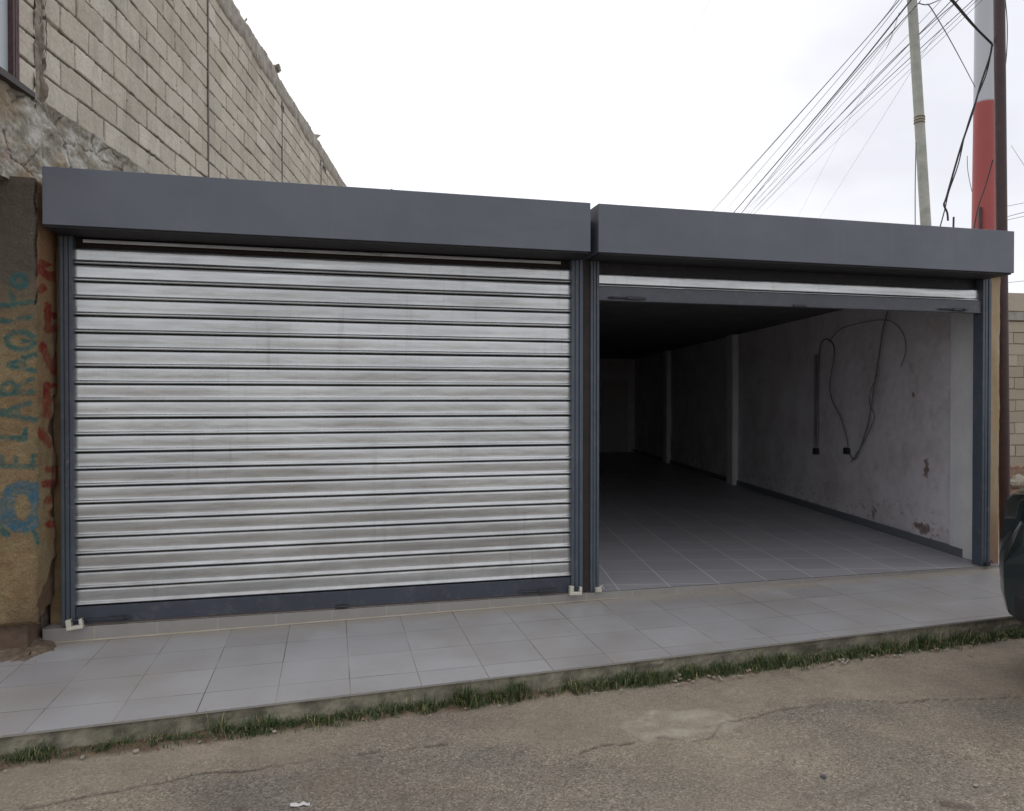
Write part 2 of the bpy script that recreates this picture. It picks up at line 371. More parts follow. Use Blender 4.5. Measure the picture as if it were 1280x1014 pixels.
def m_mast():
    t = NT('red_white_mast'); z = t.xyz()[2]
    m = t.ramp(t.math('DIVIDE', z, 20.), [(.5589, 0.), (.5591, 1.)])
    c = t.mix(m, t.mix(t.noise(.8, 5), (.30, .050, .048), (.37, .075, .070)), t.mix(t.noise(1.2, 5, vec=t.mapc((2, 2, .3))), (.40, .42, .47), (.50, .52, .56)))
    return t.done(c, .5)
MAST = m_mast()
GRASS = NT('grass_blades')
_o = GRASS.attr('tone'); GRASS = GRASS.done(GRASS.ramp(_o, [(0., (.026, .048, .016)), (.5, (.060, .105, .032)), (.82, (.13, .14, .06)), (1., (.30, .24, .13))]), .6)

# ------------------------------------------------------------------ ground
def path_px(pts): return [(p.x, p.y) for p in (on_road(*q) for q in pts)]
CR1 = path_px([(30, 1012), (118, 995), (201, 979), (240, 968), (269, 965), (319, 964), (396, 951)])
CR2 = [path_px([(447, 943), (470, 941)]), path_px([(500, 936), (562, 927)]), path_px([(723, 941), (760, 931), (792, 926)])]
CR3 = path_px([(820, 924), (856, 928), (890, 920), (904, 905), (957, 892), (1014, 882), (1072, 876), (1115, 878), (1212, 874), (1290, 872)])
CR4 = path_px([(1175, 798), (1200, 815), (1215, 822)])
def band_edge(x):   # y where the smooth tan strip beside the kerb gives way to open asphalt
    pts = CR1+[CR2[0][0], CR2[1][1]]+[CR2[2][0]]+CR3[3:]
    pts = sorted(pts)
    if x <= pts[0][0]: return pts[0][1]
    for a, b in zip(pts, pts[1:]):
        if a[0] <= x <= b[0]: return a[1]+(b[1]-a[1])*(x-a[0])/max(1e-6, b[0]-a[0])
    return pts[-1][1]
def ax_list(lo, hi, step, ext):
    L = [lo+step*i for i in range(int((hi-lo)/step)+1)]; g = step; a = lo; b = L[-1]; A = []; B = []
    while a > -ext: g *= 1.35; a -= g; A.append(a)
    g = step
    while b < ext: g *= 1.35; b += g; B.append(b)
    return A[::-1]+L+B
GX = ax_list(-2.3, 6.4, .016, 320); GY = ax_list(-3.3, -1.15, .016, 320)
g = MB(); A = {k: [] for k in ('crack', 'patch', 'soil', 'band', 'stain')}
P1, P2 = on_road(790, 922), on_road(905, 890); pc = (P1+P2)/2
stains = [(on_road(1192, 1008), .07), (on_road(1045, 1004), .05), (on_road(1075, 993), .04), (on_road(300, 1012), .05)]
for y in GY:
    for x in GX:
        near = -2.4 < x < 6.5 and -3.4 < y < -1.1
        z = road_z(x); cr = pa = so = ba = st = 0.
        if near:
            ey = edge_y(x); d = ey-y
            wob = .03*nz(x*5, y*5)+.012*nz(x*22, y*22)
            cd_ = 9
            for P, w in ((CR1, 1), (CR3, .75), (CR4, .5), (CR2[0], 1), (CR2[1], .8), (CR2[2], .8)):
                if P[0][0]-.2 < x < P[-1][0]+.2:
                    for a, b in zip(P, P[1:]): cd_ = min(cd_, seg_dist(x+wob*.6, y+wob, a, b)/w)
            k = .5+.9*nz(x*3+4, y*3)
            cr = max(0, min(1, (1-cd_/.013)))*max(0, min(1, k+.25)); z -= .014*cr
            e = band_edge(x)
            ba = max(0, min(1, .5+(y-e+.6*wob+.09*nz(x*2, y*2, 3)+.07*nz(x*7, y*9, 6))/.20)); z += .006*ba
            ba *= .55+.45*max(0, min(1, .6+1.2*nz(x*1.3, y*2, 8)))
            q = Vector(((x-pc.x)/.34, (y-pc.y)/.17)); r = q.length+.35*nz(x*6, y*6, 2)+.15*nz(x*20, y*20)
            pa = max(0, min(1, (1.05-r)*4))*max(0, min(.95, .45+1.3*nz(x*7, y*13, 5)+.7*max(0, 1-abs(r-.85)/.2))); z += .012*pa*(.5+nz(x*8, y*8))
            so = max(0, min(1, (.115-.012*x-d+.05*nz(x*6, y*6, 7)+.03*nz(x*25, y*25, 1))/.03)) if d > -.1 else 1
            z += so*(.022+.02*nz(x*14, y*14, 5))*(max(0, 1-d/.3) if d > 0 else 1)
            for sp, sr in stains:
                rr = math.hypot(x-sp.x, (y-sp.y)*1.4)+.05*nz(x*15, y*15, 9)
                st = max(st, max(0, min(.6, (sr-rr)/.06)))
            z += .005*nz(x*2.5, y*2.5, 4)+.0022*nz(x*30, y*30, 4)
        elif x > 6.2 and y > -1: so = .0; ba = .9; z += .03*nz(x*.8, y*.8)
        A['crack'].append(cr); A['patch'].append(pa); A['soil'].append(so); A['band'].append(ba); A['stain'].append(st)
        g.v.append((x, y, z))
W_ = len(GX)
for j in range(len(GY)-1):
    for i in range(W_-1): g.f.append((j*W_+i, j*W_+i+1, (j+1)*W_+i+1, (j+1)*W_+i)); g.mi.append(0)
g.at = A
tag(g.build('road', GROUND, smooth=True, angle=60), kind='structure')

# pavement
b = MB(); xs = [-7+i*.25 for i in range(73)]
top = [(x, edge_y(x)-.012, pave_z(x)) for x in xs]; back = [(x, .02 if x < 6.3 else .35, pave_z(x)) for x in xs]
n = len(xs)
b.add(back+top, [(i+1, i, n+i, n+i+1) for i in range(n-1)], 0)
lip = [(x, y, z-.012) for x, y, z in top]; lip2 = [(x, y+.014, z-.012) for x, y, z in top]
b.add(top+lip+lip2, [(i+1, i, n+i, n+i+1) for i in range(n-1)]+[(n+i+1, n+i, 2*n+i, 2*n+i+1) for i in range(n-1)], 1)
kx = [-7+i*.03 for i in range(601)]; kn = len(kx)
def kf(u, v):
    x = -7+18*u; z = pave_z(x)-.012-v*.30; return (x, edge_y(x)+.004-.035*v+.012*nz(x*5, z*16)+.007*nz(x*28, z*34), z)
b.grid(700, 12, kf, 2, True)
tag(b.build('pavement', [PAVE, RISER, KERB]), kind='structure')

# ------------------------------------------------------------------ shop building
shop = empty('shop_building', 'low grey-fronted shop building with one closed and one open roller shutter', 'building')
DX = .184   # the side walls run back askew to the front
def wx(x0, y): return x0+DX*y
ZF, ZC = 0.0, 2.75
DEEP = 14.6
# floor + doorstep
b = MB(); b.add([(-1.93, -.055, 0), (6.22, -.055, 0), (wx(6.22, DEEP), DEEP, 0), (wx(-1.93, DEEP), DEEP, 0)], [(0, 1, 2, 3)])
b.build('tiled_floor', FLOOR, shop)
b = MB(); b.add([(-1.93, -.055, -.003), (6.22, -.055, -.003), (6.22, -.055, -.14), (-1.93, -.055, -.14), (-1.93, .2, -.003), (-1.93, .2, -.14)], [(1, 0, 3, 2), (0, 4, 5, 3)])
b.build('doorstep', RISER, shop)
b = MB(); b.add([(-1.9, -.0565, pave_z(-1.9)+.008), (2.3, -.0565, pave_z(2.3)+.004), (2.3, -.060, pave_z(2.3)+.0005), (-1.9, -.066, pave_z(-1.9)+.0005)], [(3, 2, 1, 0)]); b.build('grout_line', m_simple_var('pale_grout', (.30, .26, .21), (.48, .42, .33), 3, .9), shop)
# walls, roof
def skew_wall(x0, x1, y0, y1, z0, z1, mb, mi=0):
    mb.prism([(wx(x0, y0), y0), (wx(x1, y0), y0), (wx(x1, y1), y1), (wx(x0, y1), y1)], z0, z1, mi)
# right wall inner face as a grid with stains
b = MB(); stn = []
def rwf(u, v):
    y = .50+(DEEP-.50)*u**1.6; z = ZC*v
    q = on_wall_stain(y, z); stn.append(q)
    return (wx(6.05, y)+.012*nz(y*1.5, z*1.5)+.004*nz(y*9, z*9), y, z)
def on_wall_stain(y, z):
    s = 0.
    for (cy, cz, ry, rz) in ((.90, .83, .05, .11), (.95, .17, .16, .07), (1.9, .2, .06, .05), (1.15, 1.62, .03, .03)):
        r = math.hypot((y-cy)/ry, (z-cz)/rz)+.9*nz(y*18, z*18, 3)+.6*nz(y*45, z*45)
        s = max(s, max(0, min(.9, (1-r)*2)))
    return s
b.grid(420, 170, rwf, 0, False); b.at['stain'] = stn
b.build('inner_side_wall', INNER, shop, smooth=True)
b = MB(); skew_wall(6.065, 6.205, .25, DEEP, -.25, 2.95, b); b.build('outer_side_wall', BEIGE, shop)
b = MB(); skew_wall(6.030, 6.062, .052, .50, 0, ZC, b); b.build('white_plaster_jamb', WHITE_PL, shop, bevel=.006)
b = MB(); skew_wall(2.03, 2.125, .06, DEEP, 0, ZC, b); b.build('partition_wall', WHITE_PL, shop, bevel=.004)
b = MB(); skew_wall(-1.93, -1.80, .06, DEEP, 0, ZC, b); b.build('left_side_wall', m_simple_var('ochre_reveal', (.17, .115, .065), (.34, .24, .14), 8, .95), shop)
b = MB(); b.box((wx(-1.93, DEEP), DEEP, -.2), (wx(6.2, DEEP), DEEP+.18, 2.95)); b.build('back_wall', INNER, shop)
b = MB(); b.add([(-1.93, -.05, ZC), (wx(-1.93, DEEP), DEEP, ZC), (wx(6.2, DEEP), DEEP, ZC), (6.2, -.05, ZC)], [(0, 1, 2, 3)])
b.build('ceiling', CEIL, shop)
b = MB(); b.prism([(-1.93, .02), (6.2, .02), (wx(6.2, DEEP+.18), DEEP+.18), (wx(-1.93, DEEP+.18), DEEP+.18)], 2.755, 2.96); b.build('roof', PLAIN, shop)
# skirting
b = MB(); skew_wall(6.022, 6.052, .30, DEEP, 0, .085, b); b.build('skirting', SKIRT, shop)
# pillars against the right wall
for y in (6.35, 10.75):
    b = MB(); b.prism([(wx(6.05, y)-.115, y), (wx(6.05, y)+.02, y), (wx(6.05, y)+.08, y+.3), (wx(6.05, y)-.06, y+.3)], 0, ZC)
    b.build('wall_pillar', WHITE_PL, shop, bevel=.005)
b = MB(); b.box((7.55, DEEP-.05, 0), (8.5, DEEP-.002, 2.1)); b.box((7.62, DEEP-.07, .03), (8.43, DEEP-.051, 2.04)); b.build('back_door', DOORM, shop)
# conduit and sockets on the wall
def on_rw(y, z, off=.03): return Vector((wx(6.05, y)-off, y, z))
b = MB(); b.tube([on_rw(3.35, 2.2), on_rw(3.35, .88)], .018); b.tube([on_rw(3.28, 2.2), on_rw(3.28, .9)], .014)
cdt = b.build('wall_conduit', m_simple_var('conduit', (.16, .15, .16), (.24, .23, .24)), shop, smooth=True)
b = MB(); p = on_rw(3.33, .85); b.box((p.x-.02, p.y-.05, .79), (p.x+.05, p.y+.05, .88)); b.build('socket_box', CABLE, cdt, bevel=.005)
b = MB(); p = on_rw(2.5, .9); b.box((p.x-.02, p.y-.045, .86), (p.x+.05, p.y+.045, .94)); b.build('socket_box', CABLE, cdt, bevel=.005)

# front: plaster jamb strip at the left (red letters) and beige column at the right
def pw(u, v, Y): p = on_plane(u, v, (0, 1, 0), Y); return (p.x, p.z)
def strokes(L, Y): return [([pw(u, v, Y) for u, v in pts], w*.0063/2*.92) for pts, w in L]
RED_PX = ([([(76, 325), (62, 325), (53, 331), (52, 339), (60, 345), (76, 348)], 9), ([(50, 363), (56, 359)], 6), ([(60, 383), (60, 411)], 9), ([(58, 395), (76, 394)], 6), ([(58, 411), (76, 411)], 7), ([(54, 434), (60, 450), (66, 463), (76, 436)], 9),
    ([(58, 483), (59, 518)], 9), ([(58, 482), (78, 482)], 5), ([(60, 500), (78, 499)], 4), ([(47, 539), (56, 546), (62, 556)], 8), ([(76, 586), (59, 587)], 6), ([(74, 586), (74, 604), (56, 605)], 8), ([(58, 625), (78, 626)], 7), ([(64, 640), (78, 640)], 6), ([(60, 655), (78, 655)], 7)])
SX = -1.862
def sw(u, v): p = on_plane(u, v, (1, 0, 0), SX); return (p.y*.46, p.z)
RED = [([sw(u, v) for u, v in pts], w*.0063/2*1.15) for pts, w in RED_PX]
def ring(cx, cy, rx, ry, n=14, a0=0, a1=360): return [(cx+rx*math.cos(R(a0+(a1-a0)*i/n)), cy+ry*math.sin(R(a0+(a1-a0)*i/n))) for i in range(n+1)]
PY = -.33
TEAL = strokes([(ring(24, 351, 8, 8), 7), ([(0, 382), (17, 381)], 6), ([(13, 368), (19, 380)], 6), ([(19, 380), (44, 377)], 5), ([(0, 401), (13, 402)], 6), ([(24, 399), (40, 397)], 5),
    (ring(26, 426, 18, 11, 14, 20, 330), 6), ([(30, 426), (42, 427)], 4), ([(11, 457), (43, 443)], 6), ([(11, 457), (45, 464)], 6), ([(29, 447), (31, 462)], 5),
    ([(0, 493), (40, 490)], 6), ([(1, 493), (3, 481), (14, 477), (20, 483), (20, 492)], 5), ([(20, 484), (40, 474)], 5), ([(-1, 517), (37, 503)], 6), ([(-1, 517), (44, 525)], 6), ([(21, 508), (22, 522)], 5),
    ([(0, 547), (31, 549)], 6), ([(31, 549), (32, 537)], 5), ([(1, 582), (42, 583)], 6), ([(3, 582), (3, 570)], 5), ([(20, 582), (20, 572)], 5), ([(40, 583), (41, 570)], 5), ([(40, 662), (44, 670), (48, 681)], 5), ([(-4, 655), (8, 668)], 8)], PY)
BLUE = strokes([(ring(28, 634, 20, 25, 18), 15), ([(0, 648), (14, 652)], 10), ([(12, 612), (48, 606)], 8)], PY)
def paint(x, z, S, soft=.010):
    m = 0.
    for pts, w in S:
        d = min(seg_dist(x, z, a, b_) for a, b_ in zip(pts, pts[1:]))
        d += .008*nz(x*40, z*40)+.006*nz(x*110, z*110)
        m = max(m, min(1, max(0, (w+soft/2-d)/soft)))
    return m*(.92+.35*max(-.6, min(.6, nz(x*9, z*9, 4))))
b = MB()
def colf(u, v):
    z = -.12+2.87*v; x = 6.035+.172*u
    return (x+(.010*nz(z*3, 2)+.006*nz(z*15, 2) if u > .9 else 0), .0+.006*nz(x*14, z*5)+(.0 if u < .95 else .012), z)
b.grid(12, 200, colf)
b.add([(6.207, .01, -.12), (6.23, .3, -.12), (6.23, .3, 2.75), (6.207, .01, 2.75)], [(0, 1, 2, 3)])
b.build('corner_column', BEIGE, shop, smooth=True)

# fascia boxes
def fascia(x0, x1):
    b = MB(); b.box((x0, -.34, 2.712), (x1, -.055, 3.088))
    return b.build('fascia', FASCIA_PAINT, shop, bevel=.003)
fascia(-1.82, 1.941); fascia(2.006, 5.982)
for x in (.05,): pass
b = MB(); b.box((-1.82, -.054, 2.70), (6.03, .019, 3.02)); b.build('front_lintel', SOFFIT, shop)
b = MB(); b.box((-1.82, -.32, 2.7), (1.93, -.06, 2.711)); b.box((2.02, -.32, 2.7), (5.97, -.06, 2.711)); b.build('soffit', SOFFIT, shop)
b = MB(); b.box((1.975, -.045, 0), (2.05, .055, 2.70)); 
b.build('post_gap', m_simple_var('gap_brown', (.016, .013, .014), (.04, .028, .025), 9), shop)
# rebar stubs on the roof
for (u, v0, v1) in ((1202, 268, 292), (489, 232, 245)):
    p = on_plane(u, v0, (0, 1, 0), -.02); b = MB(); b.tube([(p.x, p.y+.1, 2.9), (p.x+.01, p.y+.1, p.z)], .009, 6); b.build('rebar_stub', DARKSTEEL, shop)

def guide(x0, x1, left=0.):
    b = MB(); w = x1-x0; y0, y1 = -.06, .05
    for a, c, d in ((0, .26, 0), (.26, .34, .010), (.34, .62, .002), (.62, .70, .010), (.70, 1, -.002)):
        b.box((x0+a*w+.0004, y0+d, .003), (x0+c*w, y1, 2.699))
    b.at['left'] = [left]*len(b.v)
    return b.build('guide_rail', GUIDE_PAINT, shop, bevel=.0018)
guide(-1.812, -1.730, 1.); guide(1.882, 1.978, .3); guide(2.045, 2.118, .15); guide(5.938, 6.033, 0)

def curtain(name, x0, x1, ztop, n, pitch, y=-.015, seed=0, squash=1):
    prof = [(0, -.016), (.002, -.008), (.006, .000), (.012, .0035), (.024, .0044), (.044, .0048), (.066, .0046), (.084, .0040), (.090, .0048), (.094, .0078), (.098, .0115), (.102, .0150), (.106, .0168), (.110, .0162), (.113, .0115), (.1145, .003), (.1155, -.008)]
    b = MB(); nx = 70; rr = random.Random(seed)
    for i in range(n):
        zt = ztop-i*pitch; tl = rr.uniform(-.0012, .0012); ph = rr.uniform(0, 50); dz = rr.uniform(-.0012, .0012)
        def f(u, v, zt=zt, tl=tl, ph=ph, dz=dz):
            s, o = prof[round(v*(len(prof)-1))]; s *= pitch/.1192
            x = x0+(x1-x0)*u; k = (s/pitch-.5)
            w = .0022*nz(x*.9, ph)+.0009*nz(x*3.5, ph+9)
            return (x, y-(o+tl*k*2+w*(k*2.2)+.0012*nz(x*1.4, ph+20)), zt-s+dz+.0015*nz(x*.6, ph+3))
        b.grid(nx, len(prof), f, 0, True)
    return b.build(name, GALV, shop, smooth=True, angle=50)
c1 = curtain('roller_shutter', -1.735, 1.886, 2.634, 21, .1192, seed=3)
part(c1, 'closed shutter curtain of galvanised slats')
b = MB(); b.box((-1.735, .02, 0.004), (1.886, .03, 2.70)); b.build('shutter_backing', CAVITY, c1)
b = MB(); b.box((-1.676, -.030, 2.664), (1.80, -.018, 2.688)); b.build('top_slat', GALV, c1, bevel=.002)
b = MB(); b.box((-1.729, -.040, .012), (1.881, .012, .129)); b.box((-1.729, -.046, .012), (1.881, -.0405, .022))
bar = b.build('bottom_bar', BAR_PAINT, c1, bevel=.004)
b = MB(); b.box((-1.729, -.034, 0.0005), (1.881, .008, .0105)); b.build('rubber_seal', NT('seal').done((.16, .12, .10), .8), c1)
def bolt(x0, x1, z, y, parent, knob):
    b = MB(); b.box((x0, y-.020, z-.012), (x1, y-.001, z+.012)); b.tube([(x0-.16, y-.011, z), (x1+.03, y-.011, z)], .007, 8)
    b.box((knob-.012, y-.034, z-.008), (knob+.012, y-.018, z+.006))
    return b.build('slide_bolt', DARKSTEEL, parent, bevel=.002)
bolt(-1.53, -1.41, .040, -.046, bar, -1.43); bolt(1.60, 1.74, .038, -.046, bar, 1.62)
b = MB(); b.box((.02, -.060, .012), (.12, -.046, .030)); b.tube([(.03, -.062, .015), (.07, -.072, .022), (.11, -.062, .015)], .006, 6); b.build('pull_handle', DARKSTEEL, bar)

c2 = curtain('roller_shutter', 2.112, 5.942, 2.610, 1, .1165, seed=5)
part(c2, 'rolled-up shutter curtain showing only its lowest slat')
b = MB(); b.box((2.112, .02, 2.45), (5.942, .03, 2.75)); b.build('shutter_backing', SOFFIT, c2)
b = MB(); b.box((2.119, -.040, 2.383), (5.937, .012, 2.498)); b.box((2.119, -.046, 2.383), (5.937, -.0405, 2.392)); bar2 = b.build('bottom_bar', m_paint('bar2', (.085, .09, .115), .4), c2, bevel=.004)
bolt(2.36, 2.50, 2.408, -.046, bar2, 2.25); bolt(5.60, 5.74, 2.408, -.046, bar2, 5.72)
b = MB(); b.box((3.92, -.060, 2.383), (4.05, -.046, 2.402)); b.build('pull_handle', DARKSTEEL, bar2, bevel=.004)
# roller drum inside
b = MB(); b.tube([(2.13, .13, 2.63), (5.92, .13, 2.63)], .10, 20); b.build('shutter_drum', GALV, c2, smooth=True)
# latch blocks at the foot of the open side
for x, z in ((2.105, .03), (5.985, .03)):
    b = MB(); b.box((x-.025, -.085, z-.026), (x+.03, -.062, z+.012)); b.box((x-.02, -.10, z-.01), (x+.0, -.085, z+.01)); b.tube([(x+.0, -.09, z+.012), (x+.03, -.095, z+.03), (x+.045, -.09, z-.0)], .005, 6)
    b.build('floor_latch', LOCKMETAL if x < 3 else DARKSTEEL, shop, bevel=.002)

# padlocks
def padlock(x, z, label, rot):
    t = empty('padlock', label, 'padlock', 'padlocks at the foot of the closed shutter', (x, -.105, z)); t.rotation_euler = (0, rot, 0)
    b = MB(); y0, y1 = -.02, .02
    b.box((-.052, y0, -.038), (.052, y1, -.012)); b.box((-.052, y0, -.0118), (-.018, y1, .034)); b.box((.030, y0, -.0118), (.052, y1, .028))
    b.build('body', LOCKMETAL, t, bevel=.004)
    b = MB(); b.tube([(-.03, 0, .022), (.062, 0, .022)], .006, 10); b.build('shackle', DARKSTEEL, t, smooth=True)
    return t
padlock(-1.716, .035, 'pale square padlock at the left foot of the closed shutter, beside the graffiti', R(-6))
padlock(1.90, .040, 'pale square padlock at the right foot of the closed shutter, by the middle posts', R(3))

# cables hanging on inner wall: each one a thing
def spl(pts, n=10):
    P = [Vector(p) for p in pts]; out = []
    for i in range(len(P)-1):
        p0 = P[max(i-1, 0)]; p1 = P[i]; p2 = P[i+1]; p3 = P[min(i+2, len(P)-1)]
        for k in range(n):
            t = k/n; out.append(.5*((2*p1)+(p2-p0)*t+(2*p0-5*p1+4*p2-p3)*t*t+(3*p1-p0-3*p2+p3)*t**3))
    return out+[P[-1]]
def wall_px(pts, off=.045): 
    o = []
    for u, v in pts:
        p = on_plane(u, v, (1, -DX, 0), 6.05-off); o.append(p)
    return o
for pts, r, lab in (
    ([(1110, 388), (1104, 410), (1100, 435), (1096, 462), (1090, 500), (1085, 530), (1076, 558), (1068, 574), (1062, 568)], .009, 'black cable hanging straight down then hooking left on the open shop wall'),
    ([(1097, 468), (1088, 490), (1087, 505), (1093, 520), (1086, 540), (1074, 562), (1064, 577)], .005, 'short loose strand beside the hanging black cable inside the shop'),
    ([(1018, 555), (1021, 500), (1024, 450), (1026, 430), (1034, 424), (1042, 432), (1042, 450), (1037, 480), (1040, 500), (1050, 520), (1058, 545), (1060, 558)], .008, 'dark cable looped over a nail down to two sockets inside the shop'),
    ([(1036, 428), (1050, 412), (1075, 404), (1104, 400), (1120, 406), (1130, 420), (1132, 440), (1126, 458)], .005, 'thin dark cable arching high across the open shop wall')):
    b = MB(); b.tube(spl(wall_px(pts)), r, 7); tag(b.build('electric_cable', WCABLE, smooth=True), lab, 'cable', 'loose cables on the shop wall')

# ------------------------------------------------------------------ plastered pier with graffiti
pier = empty('plastered_pier', 'ochre plastered pier with teal graffiti and a broken foot, left of the closed shutter', 'pier', loc=(0, 0, 0))
b = MB(); att = {k: [] for k in ('red', 'teal', 'blue', 'crack', 'bare', 'strip')}
PX0, PX1 = -2.42, -1.862; PZ0, PZ1 = .085, 3.012
CRK = [pw(u, v, PY) for u, v in ((45, 224), (42, 250), (46, 275), (43, 300), (45, 330), (44, 345), (47, 358), (43, 380))]
def pf(u, v):
    z = PZ0+(PZ1-PZ0)*v; x = PX0+(PX1-PX0)*u
    edge = .010*nz(z*4, 1)+.008*nz(z*16, 2)+.004*nz(z*50, 3)
    if z < .75: edge -= .02*(.75-z)
    x += edge*u**6
    if v < .04: z += (.028*nz(x*9, 5)+.014*nz(x*34, 5)+.02)*(1-v/.04)
    te = paint(x, z, TEAL, .016) if z < 2.4 else 0; bl = paint(x, z, BLUE, .020) if z < 1.3 else 0
    att['teal'].append(max(te, bl)); att['blue'].append(bl); att['red'].append(0); att['strip'].append(0)
    cr = 0
    if z > 1.8:
        d = min(seg_dist(x, z, a, c) for a, c in zip(CRK, CRK[1:]))+.004*nz(x*60, z*60); cr = max(0, min(1, (.006-d)/.003))
    att['crack'].append(cr)
    ba = max(0, min(1, (.22-z+.10*nz(x*8, z*8))*14)) if z < .4 else 0
    att['bare'].append(ba*.7)
    edge_r = max(0, (u-.965)/.035); bot = max(0, 1-(z-PZ0)/.05)
    y = PY+.010*nz(x*5, z*5)+.005*nz(x*20, z*20)+.003*nz(x*60, z*60)+.018*edge_r**2+.05*bot**2+.012*cr+.012*ba
    return (x, y, z)
b.grid(130, 560, pf); b.at = att
# close the pier's sides with a body set just behind the plaster skin
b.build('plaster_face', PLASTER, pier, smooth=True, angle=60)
b = MB(); b.box((PX0, PY+.035, .20), (PX1-.045, .018, PZ1-.015)); b.box((PX0, PY+.11, -.25), (PX1-.10, .017, .1995)); b.build('pier_core', m_simple_var('core', (.085, .055, .038), (.17, .115, .08), 12), pier)
b = MB(); att = {k: [] for k in ('red', 'teal', 'blue', 'crack', 'bare', 'strip')}
def side_f(u, v):
    z = .10+2.905*v; y = PY+.014+.345*u
    edge = .010*nz(z*4, 1)+.008*nz(z*16, 2)+.004*nz(z*50, 3)
    if z < .75: edge -= .02*(.75-z)
    zb = z
    if v < .05: z += (.10*u+.03*nz(y*14, 5))*(1-v/.05)
    att['red'].append(paint(y*.46, z, RED, .012) if z < 2.5 else 0); att['teal'].append(0); att['blue'].append(0); att['strip'].append(1)
    bare = max(0, min(1, (.30+.9*nz(z*2.3, 5)+.4*nz(z*9, y*9)-(1-u)*.8)*6)) if z < 1.6 else 0
    if z < .32: bare = max(bare, min(1, max(0, (.30-z+.1*nz(y*9, z*9))*12)))
    att['bare'].append(bare)
    cr = max(0, 1-abs(y+.30-.02*nz(z*6, 2)-.012*nz(z*25, 4))/.008)*(1 if nz(z*2, 11) > -.05 else 0)
    att['crack'].append(min(1, cr*1.5))
    return (SX+edge*(1-u)**2-.022*bare-.02*(1-u)**12+.006*nz(y*12, z*12)+.003*nz(y*40, z*40)-.004*cr, y, z)
b.grid(60, 420, side_f); b.at = att
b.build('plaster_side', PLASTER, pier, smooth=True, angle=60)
# fallen dirt and mortar at the foot
b = MB()
def df(u, v):
    x = -2.6+.86*u; y = -.62+.62*v
    hgt = .085*math.exp(-((y+.12)/.16)**2)*max(0, min(1, (-1.80-x)/.16))
    return (x, y, pave_z(x)-.004+max(0, hgt*(.7+.8*nz(x*7, y*7))+.010*nz(x*20, y*20)+.003*nz(x*60, y*60)-.002))
b.grid(90, 70, df)
t = NT('spilt_dirt'); dirtm = t.done(t.ramp(t.noise(18, 7, .75), [(.3, (.09, .06, .042)), (.55, (.19, .14, .10)), (.75, (.30, .25, .19))]), .95, 0, t.bump(t.noise(60, 6, .8), .7, .01))
tag(b.build('spilt_dirt', dirtm, smooth=True), 'brown dirt spilt over the tiles below the broken pier', 'dirt', kind='stuff')
# dark splinter of wood on the tiles by the pier
p0 = on_plane(36, 819, (-.01, 0, 1), -.075); p1 = on_plane(52, 803, (-.01, 0, 1), -.065)
b = MB(); b.tube([p0, p0.lerp(p1, .4)+Vector((0, 0, .006)), p1], [.004, .012, .005], 6)
tag(b.build('wood_splinter', NT('dark_wood_bit').done((.04, .03, .022), .8)), 'dark splinter lying on the tiles in front of the broken pier', 'debris')

# ------------------------------------------------------------------ neighbouring block building
nb = empty('block_building', 'tall unpainted cement-block building rising behind the shop on the left', 'building')
D2 = Vector((.194, .981, 0)).normalized(); N2 = Vector((D2.y, -D2.x, 0)); W0 = Vector((-1.955, 0, 0))
def wp(s, z, off=0.): return W0+D2*s+N2*off+Vector((0, 0, z))
def slab(mb, s0, s1, z0, z1, o0, o1, mi=0, jit=0., ch=0.):
    J = lambda: rnd(-jit, jit)
    c = [wp(s, z, o0) for s, z in ((s0, z0), (s1, z0), (s1, z1), (s0, z1))]
    f = [wp(s, z, o1) for s, z in ((s0+ch+J(), z0+ch+J()), (s1-ch+J(), z0+ch+J()), (s1-ch+J(), z1-ch+J()), (s0+ch+J(), z1-ch+J()))]
    mb.add(c+f, [(4, 5, 6, 7), (0, 1, 5, 4), (1, 2, 6, 5), (2, 3, 7, 6), (3, 0, 4, 7)], mi)
SB, ZB, ZT = -1.1, 3.63, 6.24
# body
b = MB(); e0, e1 = -1.15, 24
cor = [W0+D2*e0-N2*.005, W0+D2*e1-N2*.005, W0+D2*e1-N2*7, W0+D2*e0-N2*7]
b.prism([(p.x, p.y) for p in (cor[3], cor[0], cor[1], cor[2])], 2.985, 6.20)
lo = W0+D2*-.12-N2*.02; b.prism([(p.x, p.y) for p in (lo-N2*7, lo, cor[1], cor[2])], -.3, 2.984); b.build('wall_core', MORTAR, nb)
# blocks
b = MB(); shade = []
bays = [(.055, 3.135), (3.165, 6.225), (6.26, 9.02), (9.05, 12.0), (12.04, 15), (15.04, 18), (18.04, 24)]
def lay(mb, s0, s1, z0, rows, off_seed, L=.40, h=.2, zmax=99):
    rr = random.Random(off_seed)
    for r in range(rows):
        z = z0+r*h; s = s0; first = True
        dz = 0
        while s < s1-.02:
            l = L*(.5 if (first and r % 2) else 1)*rr.uniform(.94, 1.04); first = False
            e = min(s+l, s1)
            if s1-e < .07: e = s1
            gj = rr.choice((.001, .0015, .0025, .006)); gb = rr.choice((.003, .005, .008, .012))
            n0 = len(mb.v)
            slab(mb, s+gj, e-gj, z+gb+rr.uniform(-.003, .003), z+h-rr.choice((.001, .002, .006)), -.02, .010+rr.uniform(-.004, .007), 0, .005, .004)
            sh = min(1, max(0, rr.gauss(.5, .28))); shade.extend([sh]*(len(mb.v)-n0)); s = e
rr = random.Random(21); NR = 14; ROWS = []
for r in range(NR):
    B = []
    for (a, c) in [(-.29, -.045)]+bays:
        B.append(a); x = a-(.2 if r % 2 else 0)+rr.uniform(-.02, .02)
        while x+.40 < c-.06:
            x += .40*rr.uniform(.93, 1.07)
            if a+.05 < x < c-.07: B.append(x)
    B.append(24); B.sort(); ROWS.append((B, [min(1, max(0, rr.gauss(.5, .30))) for _ in B], [rr.uniform(-.004, .006) for _ in B]))
